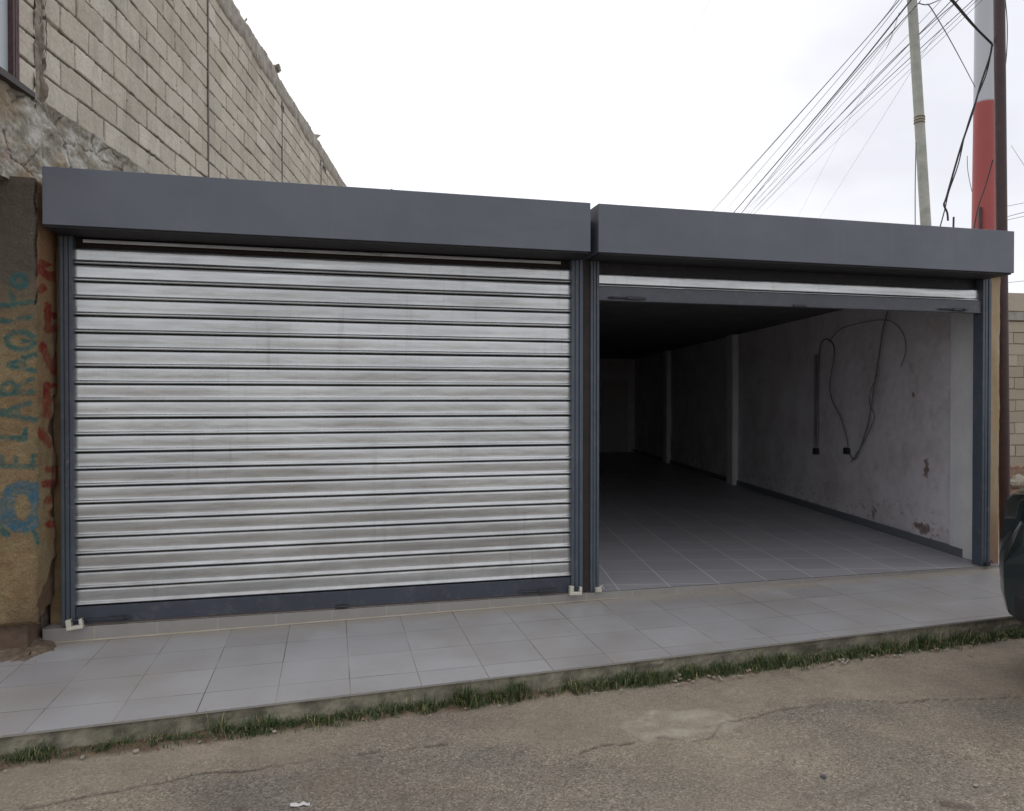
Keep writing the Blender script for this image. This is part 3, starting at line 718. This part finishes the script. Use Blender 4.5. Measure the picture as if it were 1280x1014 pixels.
import bisect
S0, S1 = -.29, 11.6; NS, NZ = 980, 330; jn = []; lt = []
def sp(u): return S0+(S1-S0)*u**1.35
for jz in range(NZ):
    z = ZB+2.62*jz/(NZ-1)
    for js in range(NS):
        s = sp(js/(NS-1))
        ws = s+.007*nz(s*6, z*6)+.004*nz(s*22, z*22); wz = z+.010*nz(s*2.2, z*2+40)+.005*nz(s*12, z*12, 3)
        q = (wz-ZB)/.2; r = max(0, min(NR-1, int(q))); f = q-r; dz_ = min(abs(f), abs(1-f))*.2
        B, SH, OF = ROWS[r]; k = max(0, min(len(B)-2, bisect.bisect_right(B, ws)-1)); dv_ = min(ws-B[k], B[k+1]-ws)
        n1 = nz(s*2.7, z*9, 7); n2 = nz(s*9, z*3, 17)
        hz = .0055+.012*max(0, n1); hv = .0028+.010*max(0, n2)
        gap = 1. if -.050+.012*nz(z*9, 5) < s < .055+.014*nz(z*7, 9) else 0.
        chip = .014*max(0, nz(s*26, z*26, 9)-.22)
        kk = max(max(0, min(1, (hz+chip-dz_)/.004+.5)), max(0, min(1, (hv+chip-max(0, dv_))/.004+.5)))
        kk = max(kk, gap)
        jn.append(kk*max(.35, min(1, .88+1.4*nz(s*3.4, z*7, 27))) if dz_ < dv_ else kk*max(.12, min(1, .50+1.6*nz(s*4, z*4, 31))))
        lt.append(kk); shade.append(SH[k])
        off = .012+OF[k]-.022*kk+.0022*nz(s*30, z*30, 2)+.004*nz(s*3, z*3, 6)
        b.v.append(tuple(wp(s, z, off)))
for jz in range(NZ-1):
    for js in range(NS-1):
        a0 = jz*NS+js; b.f.append((a0, a0+1, a0+NS+1, a0+NS)); b.mi.append(0)
b.at['shade'] = shade; b.at['joint'] = jn; b.at['mortar'] = lt
b.build('block_facing', BLOCK_OLD, nb, smooth=True, angle=80)
# ragged mortar-filled joint near the corner, and thin column joints
b = MB()
def jf(u, v):
    z = 3.55+2.7*v; s = -.065+.135*u
    return wp(s+.035*nz(z*5, u*3)+.012*nz(z*22, u), z, .016+.020*nz(s*30, z*9)+.006*nz(s*60, z*30)-.030*math.sin(math.pi*u))
b.grid(18, 260, jf); b.build('ragged_joint', m_simple_var('joint_mortar', (.050, .038, .030), (.25, .205, .16), 13), nb, smooth=True)
JD = m_simple_var('joint_dark', (.05, .042, .036), (.15, .125, .10), 10)
for a, c in zip(bays, bays[1:]):
    b = MB(); slab(b, a[1]-.001, c[0]+.001, 3.5, 6.14, -.01, .021); b.build('column_joint', JD, nb)
# coping of rough concrete
b = MB()
def cf(u, v):
    s = -1+25*u; a = [(-.004, 6.15), (.022, 6.165), (.034, 6.23), (.024, 6.32), (.030, 6.38), (.018, 6.43), (-.06, 6.45), (-.2, 6.45)][round(v*7)]
    k = 1 if a[0] > 0 else 0
    zj = .020*nz(s*3, v*2)+.010*nz(s*11, v*4)
    if a[1] < 6.25: zj = .05*nz(s*1.2, 9)
    return wp(s, a[1]+zj+.035*(s < 6)*(a[1] > 6.3), a[0]+k*(.012*nz(s*4, v*6)+.010*nz(s*17, v*9)))
b.grid(900, 8, cf, 0, True); b.build('coping', COPING, nb, smooth=True, angle=60)
for s_, dz in ((5.98, .10), (8.82, .07), (6.05, .06), (4.55, .03)):
    b = MB(); c = wp(s_, 6.47+dz/2, -.02); b.add([c+Vector((rnd(-.05, .05), rnd(-.07, .07), sx*dz/2+rnd(-.01, .01)))+N2*sy*.05 for sx in (-1, 1) for sy in (-1, 1) for k in (0, 1)], [(0, 1, 3, 2), (4, 6, 7, 5), (0, 4, 5, 1), (2, 3, 7, 6), (0, 2, 6, 4), (1, 5, 7, 3)])
    b.tube([c, c+Vector((.03, 0, .05))], .012, 6); b.build('column_stub', COPING, nb)
for s_, z_, w_, h_ in ((6.2, 6.0, .16, .10), (1.95, 5.62, .16, .05), (9.2, 6.05, .3, .06), (2.1, 5.50, .11, .06)):
    b = MB(); slab(b, s_, s_+w_, z_, z_+h_, -.01, .019, 0, .01, .0); b.build('hole_patch', CAVITY, nb)
# broken render under the blocks
b = MB()
def rf(u, v):
    s = -1.2+4.4*u; z = 2.99+.64*v; t = v
    o = .012+.030*nz(s*3, z*3)+.022*nz(s*9, z*9)+.009*nz(s*28, z*28)
    ztop = ZB+.015+.025*nz(s*4, 3)
    if v > .9: o += .03*(v-.9)*10
    if v == 1: o = -.02
    return wp(s, min(z, ztop) if v < 1 else ztop, o)
b.grid(380, 110, rf); b.build('broken_render', RUBBLE, nb, smooth=True, angle=70)
# window at the corner
b = MB(); slab(b, -1.0, -.30, 3.64, 5.6, -.004, .012); wpn = b.build('window', NT('window_pane_tin').done((.42, .46, .50), .35), nb)
b = MB()
for a, c in ((-.345, -.325), (-.318, -.300), (-.298, -.280)): slab(b, a, c, 3.63, 5.7, .0, .045)
slab(b, -1.0, -.35, 4.22, 4.24, .012, .03)
b.build('window_frame', m_simple_var('maroon_frame', (.045, .022, .026), (.10, .055, .06), 14), wpn)
b = MB(); c0, c1_ = wp(-1.05, 3.60, 0), wp(-.10, 3.60, 0)
b.add([wp(-1.05, 3.635, 0), wp(-.06, 3.635, 0), wp(-.12, 3.635, .05), wp(-1.05, 3.635, .10), wp(-1.05, 3.575, 0), wp(-.06, 3.60, 0), wp(-.12, 3.60, .05), wp(-1.05, 3.575, .10)], [(0, 3, 2, 1), (4, 5, 6, 7), (3, 7, 6, 2), (2, 6, 5, 1), (0, 4, 7, 3)])
b.build('window_sill', NT('sill_dark').done((.035, .028, .028), .7), wpn)

# ------------------------------------------------------------------ far wall at the right, rubble, grass
fw = empty('boundary_wall', 'tan block boundary wall with a concrete band, behind the brown pole', 'wall')
W0, D2 = Vector((10.6, 4.9, 0)), Vector((1, -.06, 0)).normalized(); N2 = Vector((D2.y, -D2.x, 0))
b = MB(); cor = [W0+D2*-.2, W0+D2*12, W0+D2*12-N2*.2, W0+D2*-.2-N2*.2]
b.prism([(p.x, p.y) for p in (cor[0], cor[1], cor[2], cor[3])], -.4, 3.45); b.build('wall_core', m_simple_var('tan_mortar', (.16, .11, .07), (.27, .2, .14)), fw)
b = MB(); shade = []; lay(b, -.2, 12, .35, 13, 77); lay(b, -.2, 12, 3.12, 1, 78, h=.33); b.at['shade'] = shade; b.build('block_facing', BLOCK_FAR, fw, smooth=True, angle=25)
b = MB(); slab(b, -.25, 12, 2.955, 3.115, -.02, .05, 0, 0, .01); b.build('concrete_band', PLAIN, fw)
b = MB()
def rbf(u, v):
    s = -.2+12*u; z = -.3+.72*v; return wp(s, z, .04+.02*nz(s*5, z*5)+.02*nz(s*15, z*15)-.06*(v == 1))
b.grid(220, 16, rbf); b.build('wall_footing', m_simple_var('reddish_footing', (.20, .11, .075), (.33, .23, .16), 9), fw)

def stone(name, c, r, mat, label, cat, group, seed, sq=.6):
    rr = random.Random(seed); bm = bmesh.new(); bmesh.ops.create_icosphere(bm, subdivisions=2, radius=1)
    ph = rr.uniform(0, 99); a = rr.uniform(.7, 1.3)
    for v in bm.verts:
        k = 1+.45*mnoise.noise(v.co*1.1+Vector((ph, 0, 0)))+.15*mnoise.noise(v.co*3+Vector((ph, 5, 0)))
        v.co = Vector((v.co.x*a, v.co.y/a, v.co.z*sq))*k*r
    me = bpy.data.meshes.new(name); bm.to_mesh(me); bm.free(); me.materials.append(mat)
    o = bpy.data.objects.new(name, me); COL.objects.link(o); o.location = c; o.rotation_euler = (0, 0, rr.uniform(0, 6.28))
    return tag(o, label, cat, group)
rr = random.Random(5)
for i in range(34):
    u = rr.uniform(0, 1); x = 10.6+rr.uniform(0, 3.2); y = 4.2+rr.uniform(-.35, .45); lvl = 1 if rr.random() < .4 else 0
    stone('rubble_stone', (x, y+(.2 if lvl else 0), road_z(x)+.08+.22*lvl+rr.uniform(0, .1)), rr.uniform(.10, .20), STONE_P if rr.random() < .45 else STONE_R, 'rough stone in the rubble heap at the foot of the tan boundary wall', 'stone', 'stones heaped by the boundary wall', i+200, .75)

# grass along the kerb
gr = MB(); tone = []
def density(u):
    D = [(0, .9), (60, .9), (80, .35), (250, .45), (275, .95), (400, .9), (430, .6), (480, 1.1), (520, 1.2), (560, .7), (575, 1.3), (650, 1.3), (665, .35), (720, .5), (735, 1.2), (780, 1.1), (800, 1.3), (1150, 1.2), (1280, 1.1), (1500, 1.)]
    for a, c in zip(D, D[1:]):
        if a[0] <= u <= c[0]: return a[1]+(c[1]-a[1])*(u-a[0])/(c[0]-a[0])
    return .9
rr = random.Random(12)
def u_of(x, y):
    d = Vector((x, y, -.1))-CAM; return 640+F_PX*d.dot(RT)/max(.3, d.dot(AX))
tufts = 0
while tufts < 7500:
    x = rr.uniform(-2.6, 7.5); yy = edge_y(x)-.020-abs(rr.gauss(0, .038)); u = u_of(x, yy)
    if rr.random() > density(max(0, min(1500, u)))*max(.25, min(1, .60+1.1*nz(x*4.5, 3)+.8*nz(x*13, 5))): continue
    tufts += 1; dd = density(max(0, min(1500, u)))
    nb_ = rr.randint(3, 7); hh = rr.uniform(.035, .105)*(.30+.34*dd)*(.8+max(0, nz(x*6, 7))*1.5+(.7 if rr.random() < .06 else 0))
    if x > 2: hh *= .82
    z0 = road_z(x)+.01
    for k in range(nb_):
        a = rr.uniform(0, 6.28); ln = hh*rr.uniform(.6, 1.4); lean = rr.uniform(.15, .9); w = rr.uniform(.0014, .0032)
        dx, dy = math.cos(a), math.sin(a); p = Vector((x+rr.gauss(0, .012), min(yy+rr.gauss(0, .010), edge_y(x)-.016), z0))
        sd = Vector((-dy, dx, 0))*w
        p1 = p+Vector((dx*lean*ln*.35, dy*lean*ln*.35, ln*.6)); p2 = p+Vector((dx*lean*ln, dy*lean*ln, ln*(1.05-.35*lean)))
        gr.add([p-sd, p+sd, p1+sd*.8, p1-sd*.8, p2], [(0, 1, 2, 3), (3, 2, 4)])
        tn = min(1, max(0, rr.gauss(.40, .24)+(.55 if rr.random() < .24 else 0))); tone += [tn]*5
gr.at['tone'] = tone
tag(gr.build('grass', GRASS), 'weedy grass growing between the pavement kerb and the road', 'grass', kind='stuff')

# stones and grit by the kerb (individually) and on the road
rr = random.Random(31); LS = 'small pale stone lying among the weeds along the kerb'
spots = [(933, 829, .032), (946, 832, .018), (962, 831, .02), (968, 828, .022), (1050, 815, .02), (1056, 811, .022), (1095, 808, .018), (1150, 801, .03), (1210, 794, .028), (1222, 785, .036), (1190, 797, .02), (470, 899, .018), (846, 850, .028), (200, 931, .022), (343, 919, .013), (170, 944, .014), (590, 857, .015), (1020, 823, .016), (1036, 818, .014), (985, 829, .015)]
for i, (u, v, r) in enumerate(spots):
    p = on_road(u, v); stone('kerb_stone', (p.x, p.y, road_z(p.x)+.018+r*.25), r, STONE_R if i in (9, 13) else STONE_P, 'small reddish stone lying among the weeds along the kerb' if i in (9, 13) else LS, 'stone', 'reddish stones along the kerb' if i in (9, 13) else 'pale stones along the kerb', i+400)
for i in range(90):
    u = rr.choice((rr.uniform(820, 1130), rr.uniform(60, 1270))); p0 = on_road(u, 800); x = p0.x
    x = rr.uniform(2.0, 4.4) if rr.random() < .6 else rr.uniform(-1.6, 5.2); y = edge_y(x)-rr.uniform(.06, .17)
    stone('kerb_stone', (x, y, road_z(x)+.022), rr.uniform(.005, .013), STONE_P if rr.random() < .7 else STONE_R, 'tiny grit-sized stone scattered along the kerb', 'stone', 'grit scattered along the kerb', i+600)
for i, (u, v, r, m, lab) in enumerate([(1220, 983, .012, 0, 'white pebble alone on the road at the lower right'), (1164, 967, .007, 0, 'tiny white fleck above the lower right pebble on the road'), (1029, 972, .012, 1, 'dark chip lying alone on the road'), (506, 920, .013, 0, 'pale pebble on the asphalt below the kerb, left of centre'), (505, 961, .010, 0, 'pale pebble lower on the asphalt, left of centre'), (985, 905, .008, 0, 'small pale chip on the asphalt right of the concrete patch')]):
    p = on_road(u, v); stone('road_pebble', (p.x, p.y, road_z(p.x)+r*.4), r, CABLE_GREY if m else STONE_P, lab, 'stone', None, i+900)
# crumpled paper
p = on_road(375, 1008); b = MB()
def ppf(u, v): x = (u-.5)*.085; y = (v-.5)*.022; return (p.x+x, p.y+y+.25*x*0, road_z(p.x)+.010+.012*nz(x*40, y*60)+.006*abs(nz(x*90, 3)))
b.grid(22, 8, ppf); ob = b.build('paper_scrap', PAPER, smooth=True); s_ = ob.modifiers.new('s', 'SOLIDIFY'); s_.thickness = .002; tag(ob, 'dirty white scrap of paper lying on the road at the bottom edge', 'litter')

# ------------------------------------------------------------------ poles and mast
def pole(name, pa, pb, r0, r1, mat, label, cat='pole', seg=20, extra=None):
    t = empty(name, label, cat, loc=(0, 0, 0)); b = MB(); b.tube([pa, pa.lerp(pb, .5), pb], [r0, (r0+r1)/2, r1], seg); b.build('shaft', mat, t, smooth=True); return t
def extend(a, c, k): return a+(c-a)*k
pa = on_plane(1256.3, 690, (0, 1, 0), .55); pb = on_plane(1249, 0, (0, 1, 0), .55); d = pb-pa
t = pole('utility_pole', pa-d*.03, pa+d*1.25, .052, .054, POLE_BROWN, 'dark brown steel pole standing against the right end of the shop')

pa = at_depth(1157.5, 285, 13.5); pb = at_depth(1140, 0, 13.5); d = pb-pa
foot = pa-d*(pa.z+.1)/d.z
t = pole('wooden_pole', foot, pa+d*1.5, .098, .080, POLE_GREY, 'pale grey leaning pole behind the shop with wires tied to it')
b = MB(); q = pa+d*.47
for k in range(3): b.tube([q+Vector((0, 0, k*.05-.05)), q+Vector((.0, 0, k*.05-.03))], .095, 14)
b.build('tie_band', m_simple_var('rust_band', (.14, .085, .05), (.2, .13, .07)), t)
Z0 = 24; m0 = at_depth(1230, 285, Z0); m1 = at_depth(1229.5, 0, Z0)
mast = empty('lattice_free_mast', 'far round mast painted red below and pale grey above', 'mast'); mast.name = 'radio_mast'
b = MB(); b.tube([(m0.x, m0.y, -.3), (m0.x, m0.y, 7), (m0.x, m0.y, 11.2), (m0.x, m0.y, 24)], [.385, .355, .320, .26], 28); b.build('shaft', MAST, mast, smooth=True)
b = MB(); b.tube([(m0.x-.36, m0.y-.2, 6.5), (m0.x-.36, m0.y-.2, 7.75)], .05, 8); b.build('bracket', POLE_BROWN, mast)

# ------------------------------------------------------------------ overhead wires
def wire(pts, Zs, r, label, mat=CABLE_GREY, sag=0., n=12, group='overhead wires above the shop'):
    P = [at_depth(u, v, z) for (u, v), z in zip(pts, Zs)]
    if len(P) > 2: P = spl(P, 8)
    else:
        a, c = P; P = [a.lerp(c, k/n)+Vector((0, 0, -sag*4*(k/n)*(1-k/n))) for k in range(n+1)]
    b = MB(); b.tube(P, r, 6); return tag(b.build('overhead_wire', mat, smooth=True), label, 'wire', group)
W = [((1142, -4), (1030.6, 133.6), (905, 280), .017, 'thickest dark overhead wire slanting down behind the open shop'),
     ((1134, -12), (1063, 71), (925, 225), .011, 'overhead wire just above the thickest one, ending highest on the left'),
     ((1126, -8), (1078, 54), (945, 204), .008, 'topmost thin overhead wire of the slanting bundle'),
     ((1144, 8), (1090, 71), (945, 245), .008, 'thin overhead wire hugging the underside of the thickest one'),
     ((1150, 2), (1036, 130), (912, 285), .010, 'second dark overhead wire running with the thickest one'),
     ((1196, -6), (1066, 128), (985, 210), .009, 'upper wire of the group passing right of the grey pole'),
     ((1202, -4), (1090, 101), (970, 232), .010, 'middle wire of the group passing right of the grey pole'),
     ((1222, -5), (1057, 148), (1000, 207), .008, 'lower wire of the group passing right of the grey pole'),
     ((1232, -10), (1149, 68), (1012, 195), .006, 'faint wire lowest in the group passing right of the grey pole'),
     ((1185, 28), (1149, 74), (1090, 168), .005, 'faint steep wire dipping below the group near the grey pole'),
     ((1124, 16), (1108, 60), (1086, 102), .005, 'short faint steep wire crossing the slanting bundle'),
     ((895, -12), (868, 36), (840, 90), .0035, 'lone faint wire in the open sky above the middle of the shop')]
W += [((1136, -10), (1050, 96), (930, 236), .007, 'thin overhead wire between the topmost ones and the thickest one'),
     ((1156, -6), (1098, 66), (1000, 186), .006, 'thin overhead wire closest to the grey pole on its left side'),
     ((1190, -14), (1120, 60), (990, 196), .006, 'thin overhead wire crossing behind the grey pole near its top'),
     ((1210, -12), (1110, 92), (960, 250), .006, 'thin overhead wire crossing behind the grey pole below its top'),
     ((1228, 0), (1120, 104), (1040, 182), .005, 'faint overhead wire crossing behind the middle of the grey pole')]
for a, m_, c, r, lab in W:
    vend = 306 if a[0] > 1000 else 275
    k = (vend-c[1])/(c[1]-m_[1]); e_ = (c[0]+(c[0]-m_[0])*k, vend) if k > .02 else None
    if e_: wire([a, m_, c, e_], [12.5, 18, 30, 30+min(40, 55*k)], r*.9, lab)
    else: wire([a, m_, c], [12.5, 18, 30], r*.9, lab)
wire([(1158, 6), (1165, 12), (1192, 58), (1219, 109)], [13.6, 14, 17, 22], .011, 'wire dropping from the grey pole to the far red and grey mast')
wire([(1148, 4), (1158, 6), (1170, 2), (1190, -8)], [13.5, 13.6, 13.7, 14], .010, 'short wire hooked at the top of the grey pole')
wire([(1145, 178), (1144, 235), (1144, 285)], [13.3, 13.3, 13.3], .008, 'thin wire hanging down beside the grey pole')
zp = 7.85
wire([(1180, -8), (1189, 0), (1215, 30), (1240, 55)], [7.0, 7.1, 7.5, zp-.1], .012, 'thick black cable running down to the brown pole from above', CABLE)
wire([(1184, -8), (1193, 2), (1219, 33), (1241, 57)], [7.0, 7.1, 7.5, zp-.1], .008, 'second black cable running down to the brown pole from above', CABLE)
wire([(1240, 57), (1237, 72), (1226, 105), (1216, 140), (1203, 178), (1192, 215), (1183, 247), (1180, 256), (1184, 266), (1185, 276)], [zp-.1]*10, .010, 'black cable hanging from the brown pole and curling above the fascia', CABLE)
wire([(1240, 60), (1233, 92), (1219, 128), (1207, 165), (1198, 205), (1186, 240), (1181, 262), (1175, 284)], [zp-.1]*8, .006, 'thinner black cable hanging beside the curling one', CABLE)
wire([(1241, 200), (1232, 232), (1222, 262), (1217, 290)], [zp-.1]*4, .006, 'thin dark cable crossing the red part of the mast', CABLE)
wire([(1256, -6), (1259, 30), (1258, 70), (1253, 110)], [zp-.1]*4, .005, 'thin loose wire looping beside the top of the brown pole', CABLE)
wire([(1209, 195), (1210, 215), (1215, 240)], [zp]*3, .003, 'faint stray wire end left of the red mast', CABLE)
wire([(1255, 258.5), (1300, 250)], [30, 26], .010, 'upper far wire right of the brown pole')
wire([(1255, 272), (1300, 260)], [30, 26], .012, 'middle far wire right of the brown pole')
wire([(1255, 276), (1300, 266)], [30, 26], .010, 'lower far wire right of the brown pole, just under the middle one')
wire([(1264, 182), (1290, 222)], [20, 18], .006, 'steep far wire right of the brown pole')
wire([(1255, 354), (1300, 349)], [30, 26], .010, 'far wire just above the tan boundary wall')

# ------------------------------------------------------------------ parked dark car
def car():
    cx = empty('parked_car', 'dark green-black car parked at the right edge, only its front corner showing', 'car', loc=(3.975, -2.62, road_z(5)))
    cx.scale = (1, 1, 1.1)
    t = NT('dark_car_paint'); P = t.done((.012, .019, .020), .22, 0.); P.node_tree.nodes['Principled BSDF'].inputs['Coat Weight'].default_value = .5
    blk = NT('black_plastic').done((.016, .016, .018), .5); gls = NT('car_glass').done((.02, .025, .028), .06, 0)
    tyre = NT('tyre_rubber').done((.02, .02, .02), .85); rim = NT('alloy_rim').done((.45, .45, .47), .3, .9)
    # lofted body: cross sections along x (0 nose .. 4.4 tail)
    hw = .90
    def halfw(x):
        if x < .62: return hw*(1-.40*(1-x/.62)**2.3)
        if x > 4.0: return hw*(1-.14*((x-4.0)/.45)**2)
        return hw
    def ztopf(x):
        if x < .10: return .93+1.2*x
        if x < 1.15: return 1.05+.12*(x-.1)/1.05
        return 1.17
    def sect(x):
        w = halfw(x); zt = ztopf(x); zb = .32 if .25 < x < 4.2 else .36
        nose = max(0, 1-x/.10)
        P_ = [(w*.80, zb), (w*.93, zb+.06), (w*.985, .52), (w, .68), (w*.99, .76), (w*.975, .80), (w*.955, .92), (w*.93, zt-.04), (w*.86, zt), (w*.45, zt+.025), (0, zt+.03)]
        return P_
    b = MB(); xs = [0, .015, .05, .1, .16, .24, .34, .46, .6, .8, 1.0, 1.2, 1.6, 2.0, 2.6, 3.2, 3.6, 4.0, 4.2, 4.35, 4.42]
    rings = []
    for x in xs:
        S = sect(x)
        ring_ = [(x+ (.10 if i in (6,7,8,9) and x < .12 else 0)+(.07 if i in (0,) and x < .1 else 0), -y, z) for i, (y, z) in enumerate(S)]+[(x+(.10 if (10-i) in (6,7,8,9) and x < .12 else 0)+(.07 if (10-i) == 0 and x < .1 else 0), y, z) for i, (y, z) in list(enumerate(S[::-1]))[1:]]
        rings.append(ring_)
    m = len(rings[0]); vs = [v for r in rings for v in r]
    fs = [(i*m+k, (i+1)*m+k, (i+1)*m+k+1, i*m+k+1) for i in range(len(xs)-1) for k in range(m-1)]
    fs += [tuple(range(m)), tuple((len(xs)-1)*m+k for k in range(m-1, -1, -1))]+[(i*m, i*m+m-1, (i+1)*m+m-1, (i+1)*m) for i in range(len(xs)-1)]
    b.add(vs, fs)
    body = b.build('body', P, cx, smooth=True, angle=32, bevel=.012)
    # cabin
    b = MB(); base = [(1.15, .80), (3.95, .80)]; roof = [(1.95, .62), (3.65, .62)]
    vs = [(1.12, -.82, 1.17), (4.05, -.80, 1.17), (4.05, .80, 1.17), (1.12, .82, 1.17), (1.95, -.62, 1.66), (3.65, -.62, 1.66), (3.65, .62, 1.66), (1.95, .62, 1.66)]
    b.add(vs, [(4, 5, 6, 7), (0, 1, 5, 4), (1, 2, 6, 5), (2, 3, 7, 6), (3, 0, 4, 7)]); b.build('roof', P, cx, bevel=.05)
    b = MB()
    for s in (-1, 1):
        q = [(1.42, s*.795, 1.21), (3.75, s*.79, 1.21), (3.50, s*.668, 1.58), (2.02, s*.668, 1.58)]
        q = [(x, y+s*.012, z) for x, y, z in q]; b.add(q, [(0, 1, 2, 3) if s < 0 else (3, 2, 1, 0)])
    b.add([(1.20, -.70, 1.225), (1.20, .70, 1.225), (1.90, .56, 1.635), (1.90, -.56, 1.635)], [(3, 2, 1, 0)])
    b.build('window', gls, cx)
    # bumper lower insert, grille, headlights, wheels
    b = MB(); b.box((-.012, -.46, .40), (.10, .46, .54)); b.build('bumper_insert', blk, cx, bevel=.02)
    b = MB(); 
    for k in range(5): b.box((-.012+.0, -.34, .62+k*.035), (.06, .34, .64+k*.035))
    b.build('grille', blk, cx, bevel=.004)
    for s in (-1, 1):
        b = MB(); P5 = [(.15, s*.46, .80), (.20, s*.60, .795), (.31, s*.72, .80), (.46, s*.80, .90), (.26, s*.66, .92), (.17, s*.48, .91)]
        Q5 = [(x-.030, y+s*.012, z) for x, y, z in P5]
        f = [(0, 1, 2, 3, 4, 5)]; b.add(P5+Q5, [tuple(range(6)), tuple(range(11, 5, -1))]+[(i, (i+1) % 6, 6+(i+1) % 6, 6+i) for i in range(6)])
        bmh = b.build('headlight', NT('headlight_glass').done((.30, .32, .34), .08, .3), cx, bevel=.01)
    for x in (.92, 3.55):
        for s in (-1, 1):
            b = MB(); y0 = s*.70; y1 = s*.915
            b.tube([(x, y0, .33), (x, y0*1.02, .33), (x, y1*.98, .33), (x, y1, .33)], [.30, .33, .33, .30], 28)
            w = b.build('wheel', tyre, cx, smooth=True)
            b = MB(); b.tube([(x, y1-s*.02, .33), (x, y1+s*.006, .33)], [.20, .20], 24)
            b.build('rim', rim, w, bevel=.008)
    b = MB(); 
    for s in (-1, 1): b.box((1.35, s*.86-.10, 1.14), (1.50, s*.86+.10, 1.28))
    b.build('side_mirror', P, cx, bevel=.03)
    return cx
CAR = car()

# ------------------------------------------------------------------ sky, sun
w = bpy.data.worlds.new('World'); sc.world = w; w.use_nodes = True
nt = w.node_tree; N = nt.nodes; N.clear(); L = nt.links.new
out = N.new('ShaderNodeOutputWorld'); bg = N.new('ShaderNodeBackground'); L(bg.outputs[0], out.inputs[0]); bg.inputs[1].default_value = .1
SUN_EL, SUN_AZ = R(46), R(16)      # azimuth measured from +Y towards +X
sky = N.new('ShaderNodeTexSky'); sky.sky_type = 'NISHITA'; sky.sun_disc = False; sky.sun_elevation = SUN_EL; sky.sun_rotation = SUN_AZ; sky.air_density = 1.2; sky.dust_density = 2
tc = N.new('ShaderNodeTexCoord'); sp = N.new('ShaderNodeSeparateXYZ'); L(tc.outputs['Generated'], sp.inputs[0])
# bank of cloud: brightness follows how near the sun it is; patches let a little blue through
nrm = N.new('ShaderNodeVectorMath'); nrm.operation = 'DOT_PRODUCT'; L(tc.outputs['Generated'], nrm.inputs[0])
nrm.inputs[1].default_value = (math.sin(SUN_AZ)*math.cos(SUN_EL), math.cos(SUN_AZ)*math.cos(SUN_EL), math.sin(SUN_EL))
br = N.new('ShaderNodeMapRange'); L(nrm.outputs['Value'], br.inputs[0]); br.inputs[1].default_value = -1; br.inputs[2].default_value = 1; br.inputs[3].default_value = 7.2; br.inputs[4].default_value = 12.5
mp = N.new('ShaderNodeMapping'); L(tc.outputs['Generated'], mp.inputs[0]); mp.inputs['Scale'].default_value = (1, 1, 2.2); mp.inputs['Location'].default_value = (.35, .1, 0)
no = N.new('ShaderNodeTexNoise'); L(mp.outputs[0], no.inputs['Vector']); no.inputs['Scale'].default_value = 2.4; no.inputs['Detail'].default_value = 6; no.inputs['Roughness'].default_value = .5
cr = N.new('ShaderNodeValToRGB'); L(no.outputs[0], cr.inputs[0]); cr.color_ramp.elements[0].position = .36; cr.color_ramp.elements[0].color = (.74, .76, .82, 1); cr.color_ramp.elements[1].position = .60; cr.color_ramp.elements[1].color = (1, 1, 1, 1)
mu = N.new('ShaderNodeMix'); mu.data_type = 'RGBA'; mu.blend_type = 'MULTIPLY'; mu.inputs[0].default_value = 1; L(cr.outputs[0], mu.inputs[6]); L(br.outputs[0], mu.inputs[7])
gd = at_depth(1290, 60, 1)-CAM; gd.normalize()
dp = N.new('ShaderNodeVectorMath'); dp.operation = 'DOT_PRODUCT'; L(tc.outputs['Generated'], dp.inputs[0]); dp.inputs[1].default_value = gd
ad = N.new('ShaderNodeMath'); ad.operation = 'MULTIPLY_ADD'; L(no.outputs[0], ad.inputs[0]); ad.inputs[1].default_value = .16; L(dp.outputs['Value'], ad.inputs[2])
gr2 = N.new('ShaderNodeValToRGB'); L(ad.outputs[0], gr2.inputs[0]); e = gr2.color_ramp.elements; e[0].position = .93; e[0].color = (0, 0, 0, 1); e[1].position = 1.0; e[1].color = (1, 1, 1, 1)
sc_ = N.new('ShaderNodeMath'); sc_.operation = 'SUBTRACT'; L(ad.outputs[0], sc_.inputs[0]); sc_.inputs[1].default_value = .075; nt.links.remove(gr2.inputs[0].links[0]); L(sc_.outputs[0], gr2.inputs[0])
m3 = N.new('ShaderNodeMix'); m3.data_type = 'RGBA'; L(gr2.outputs[0], m3.inputs[0]); L(mu.outputs[2], m3.inputs[6]); m3.inputs[7].default_value = (7.3, 7.35, 7.9, 1)
mx = N.new('ShaderNodeMix'); mx.data_type = 'RGBA'; mx.inputs[0].default_value = .93; L(sky.outputs[0], mx.inputs[6]); L(m3.outputs[2], mx.inputs[7])
L(mx.outputs[2], bg.inputs[0])
sd = bpy.data.lights.new('sun', 'SUN'); so = bpy.data.objects.new('sun', sd); COL.objects.link(so)
sd.energy = .8; sd.angle = R(25); sd.color = (1, .96, .9)
dv = Vector((math.sin(SUN_AZ)*math.cos(SUN_EL), math.cos(SUN_AZ)*math.cos(SUN_EL), math.sin(SUN_EL)))
so.rotation_euler = dv.to_track_quat('Z', 'Y').to_euler(); so.location = dv*30
vs_ = sc.view_settings; vs_.view_transform = 'Standard'; vs_.look = 'None'; vs_.exposure = .25; vs_.gamma = 1; vs_.use_curve_mapping = False
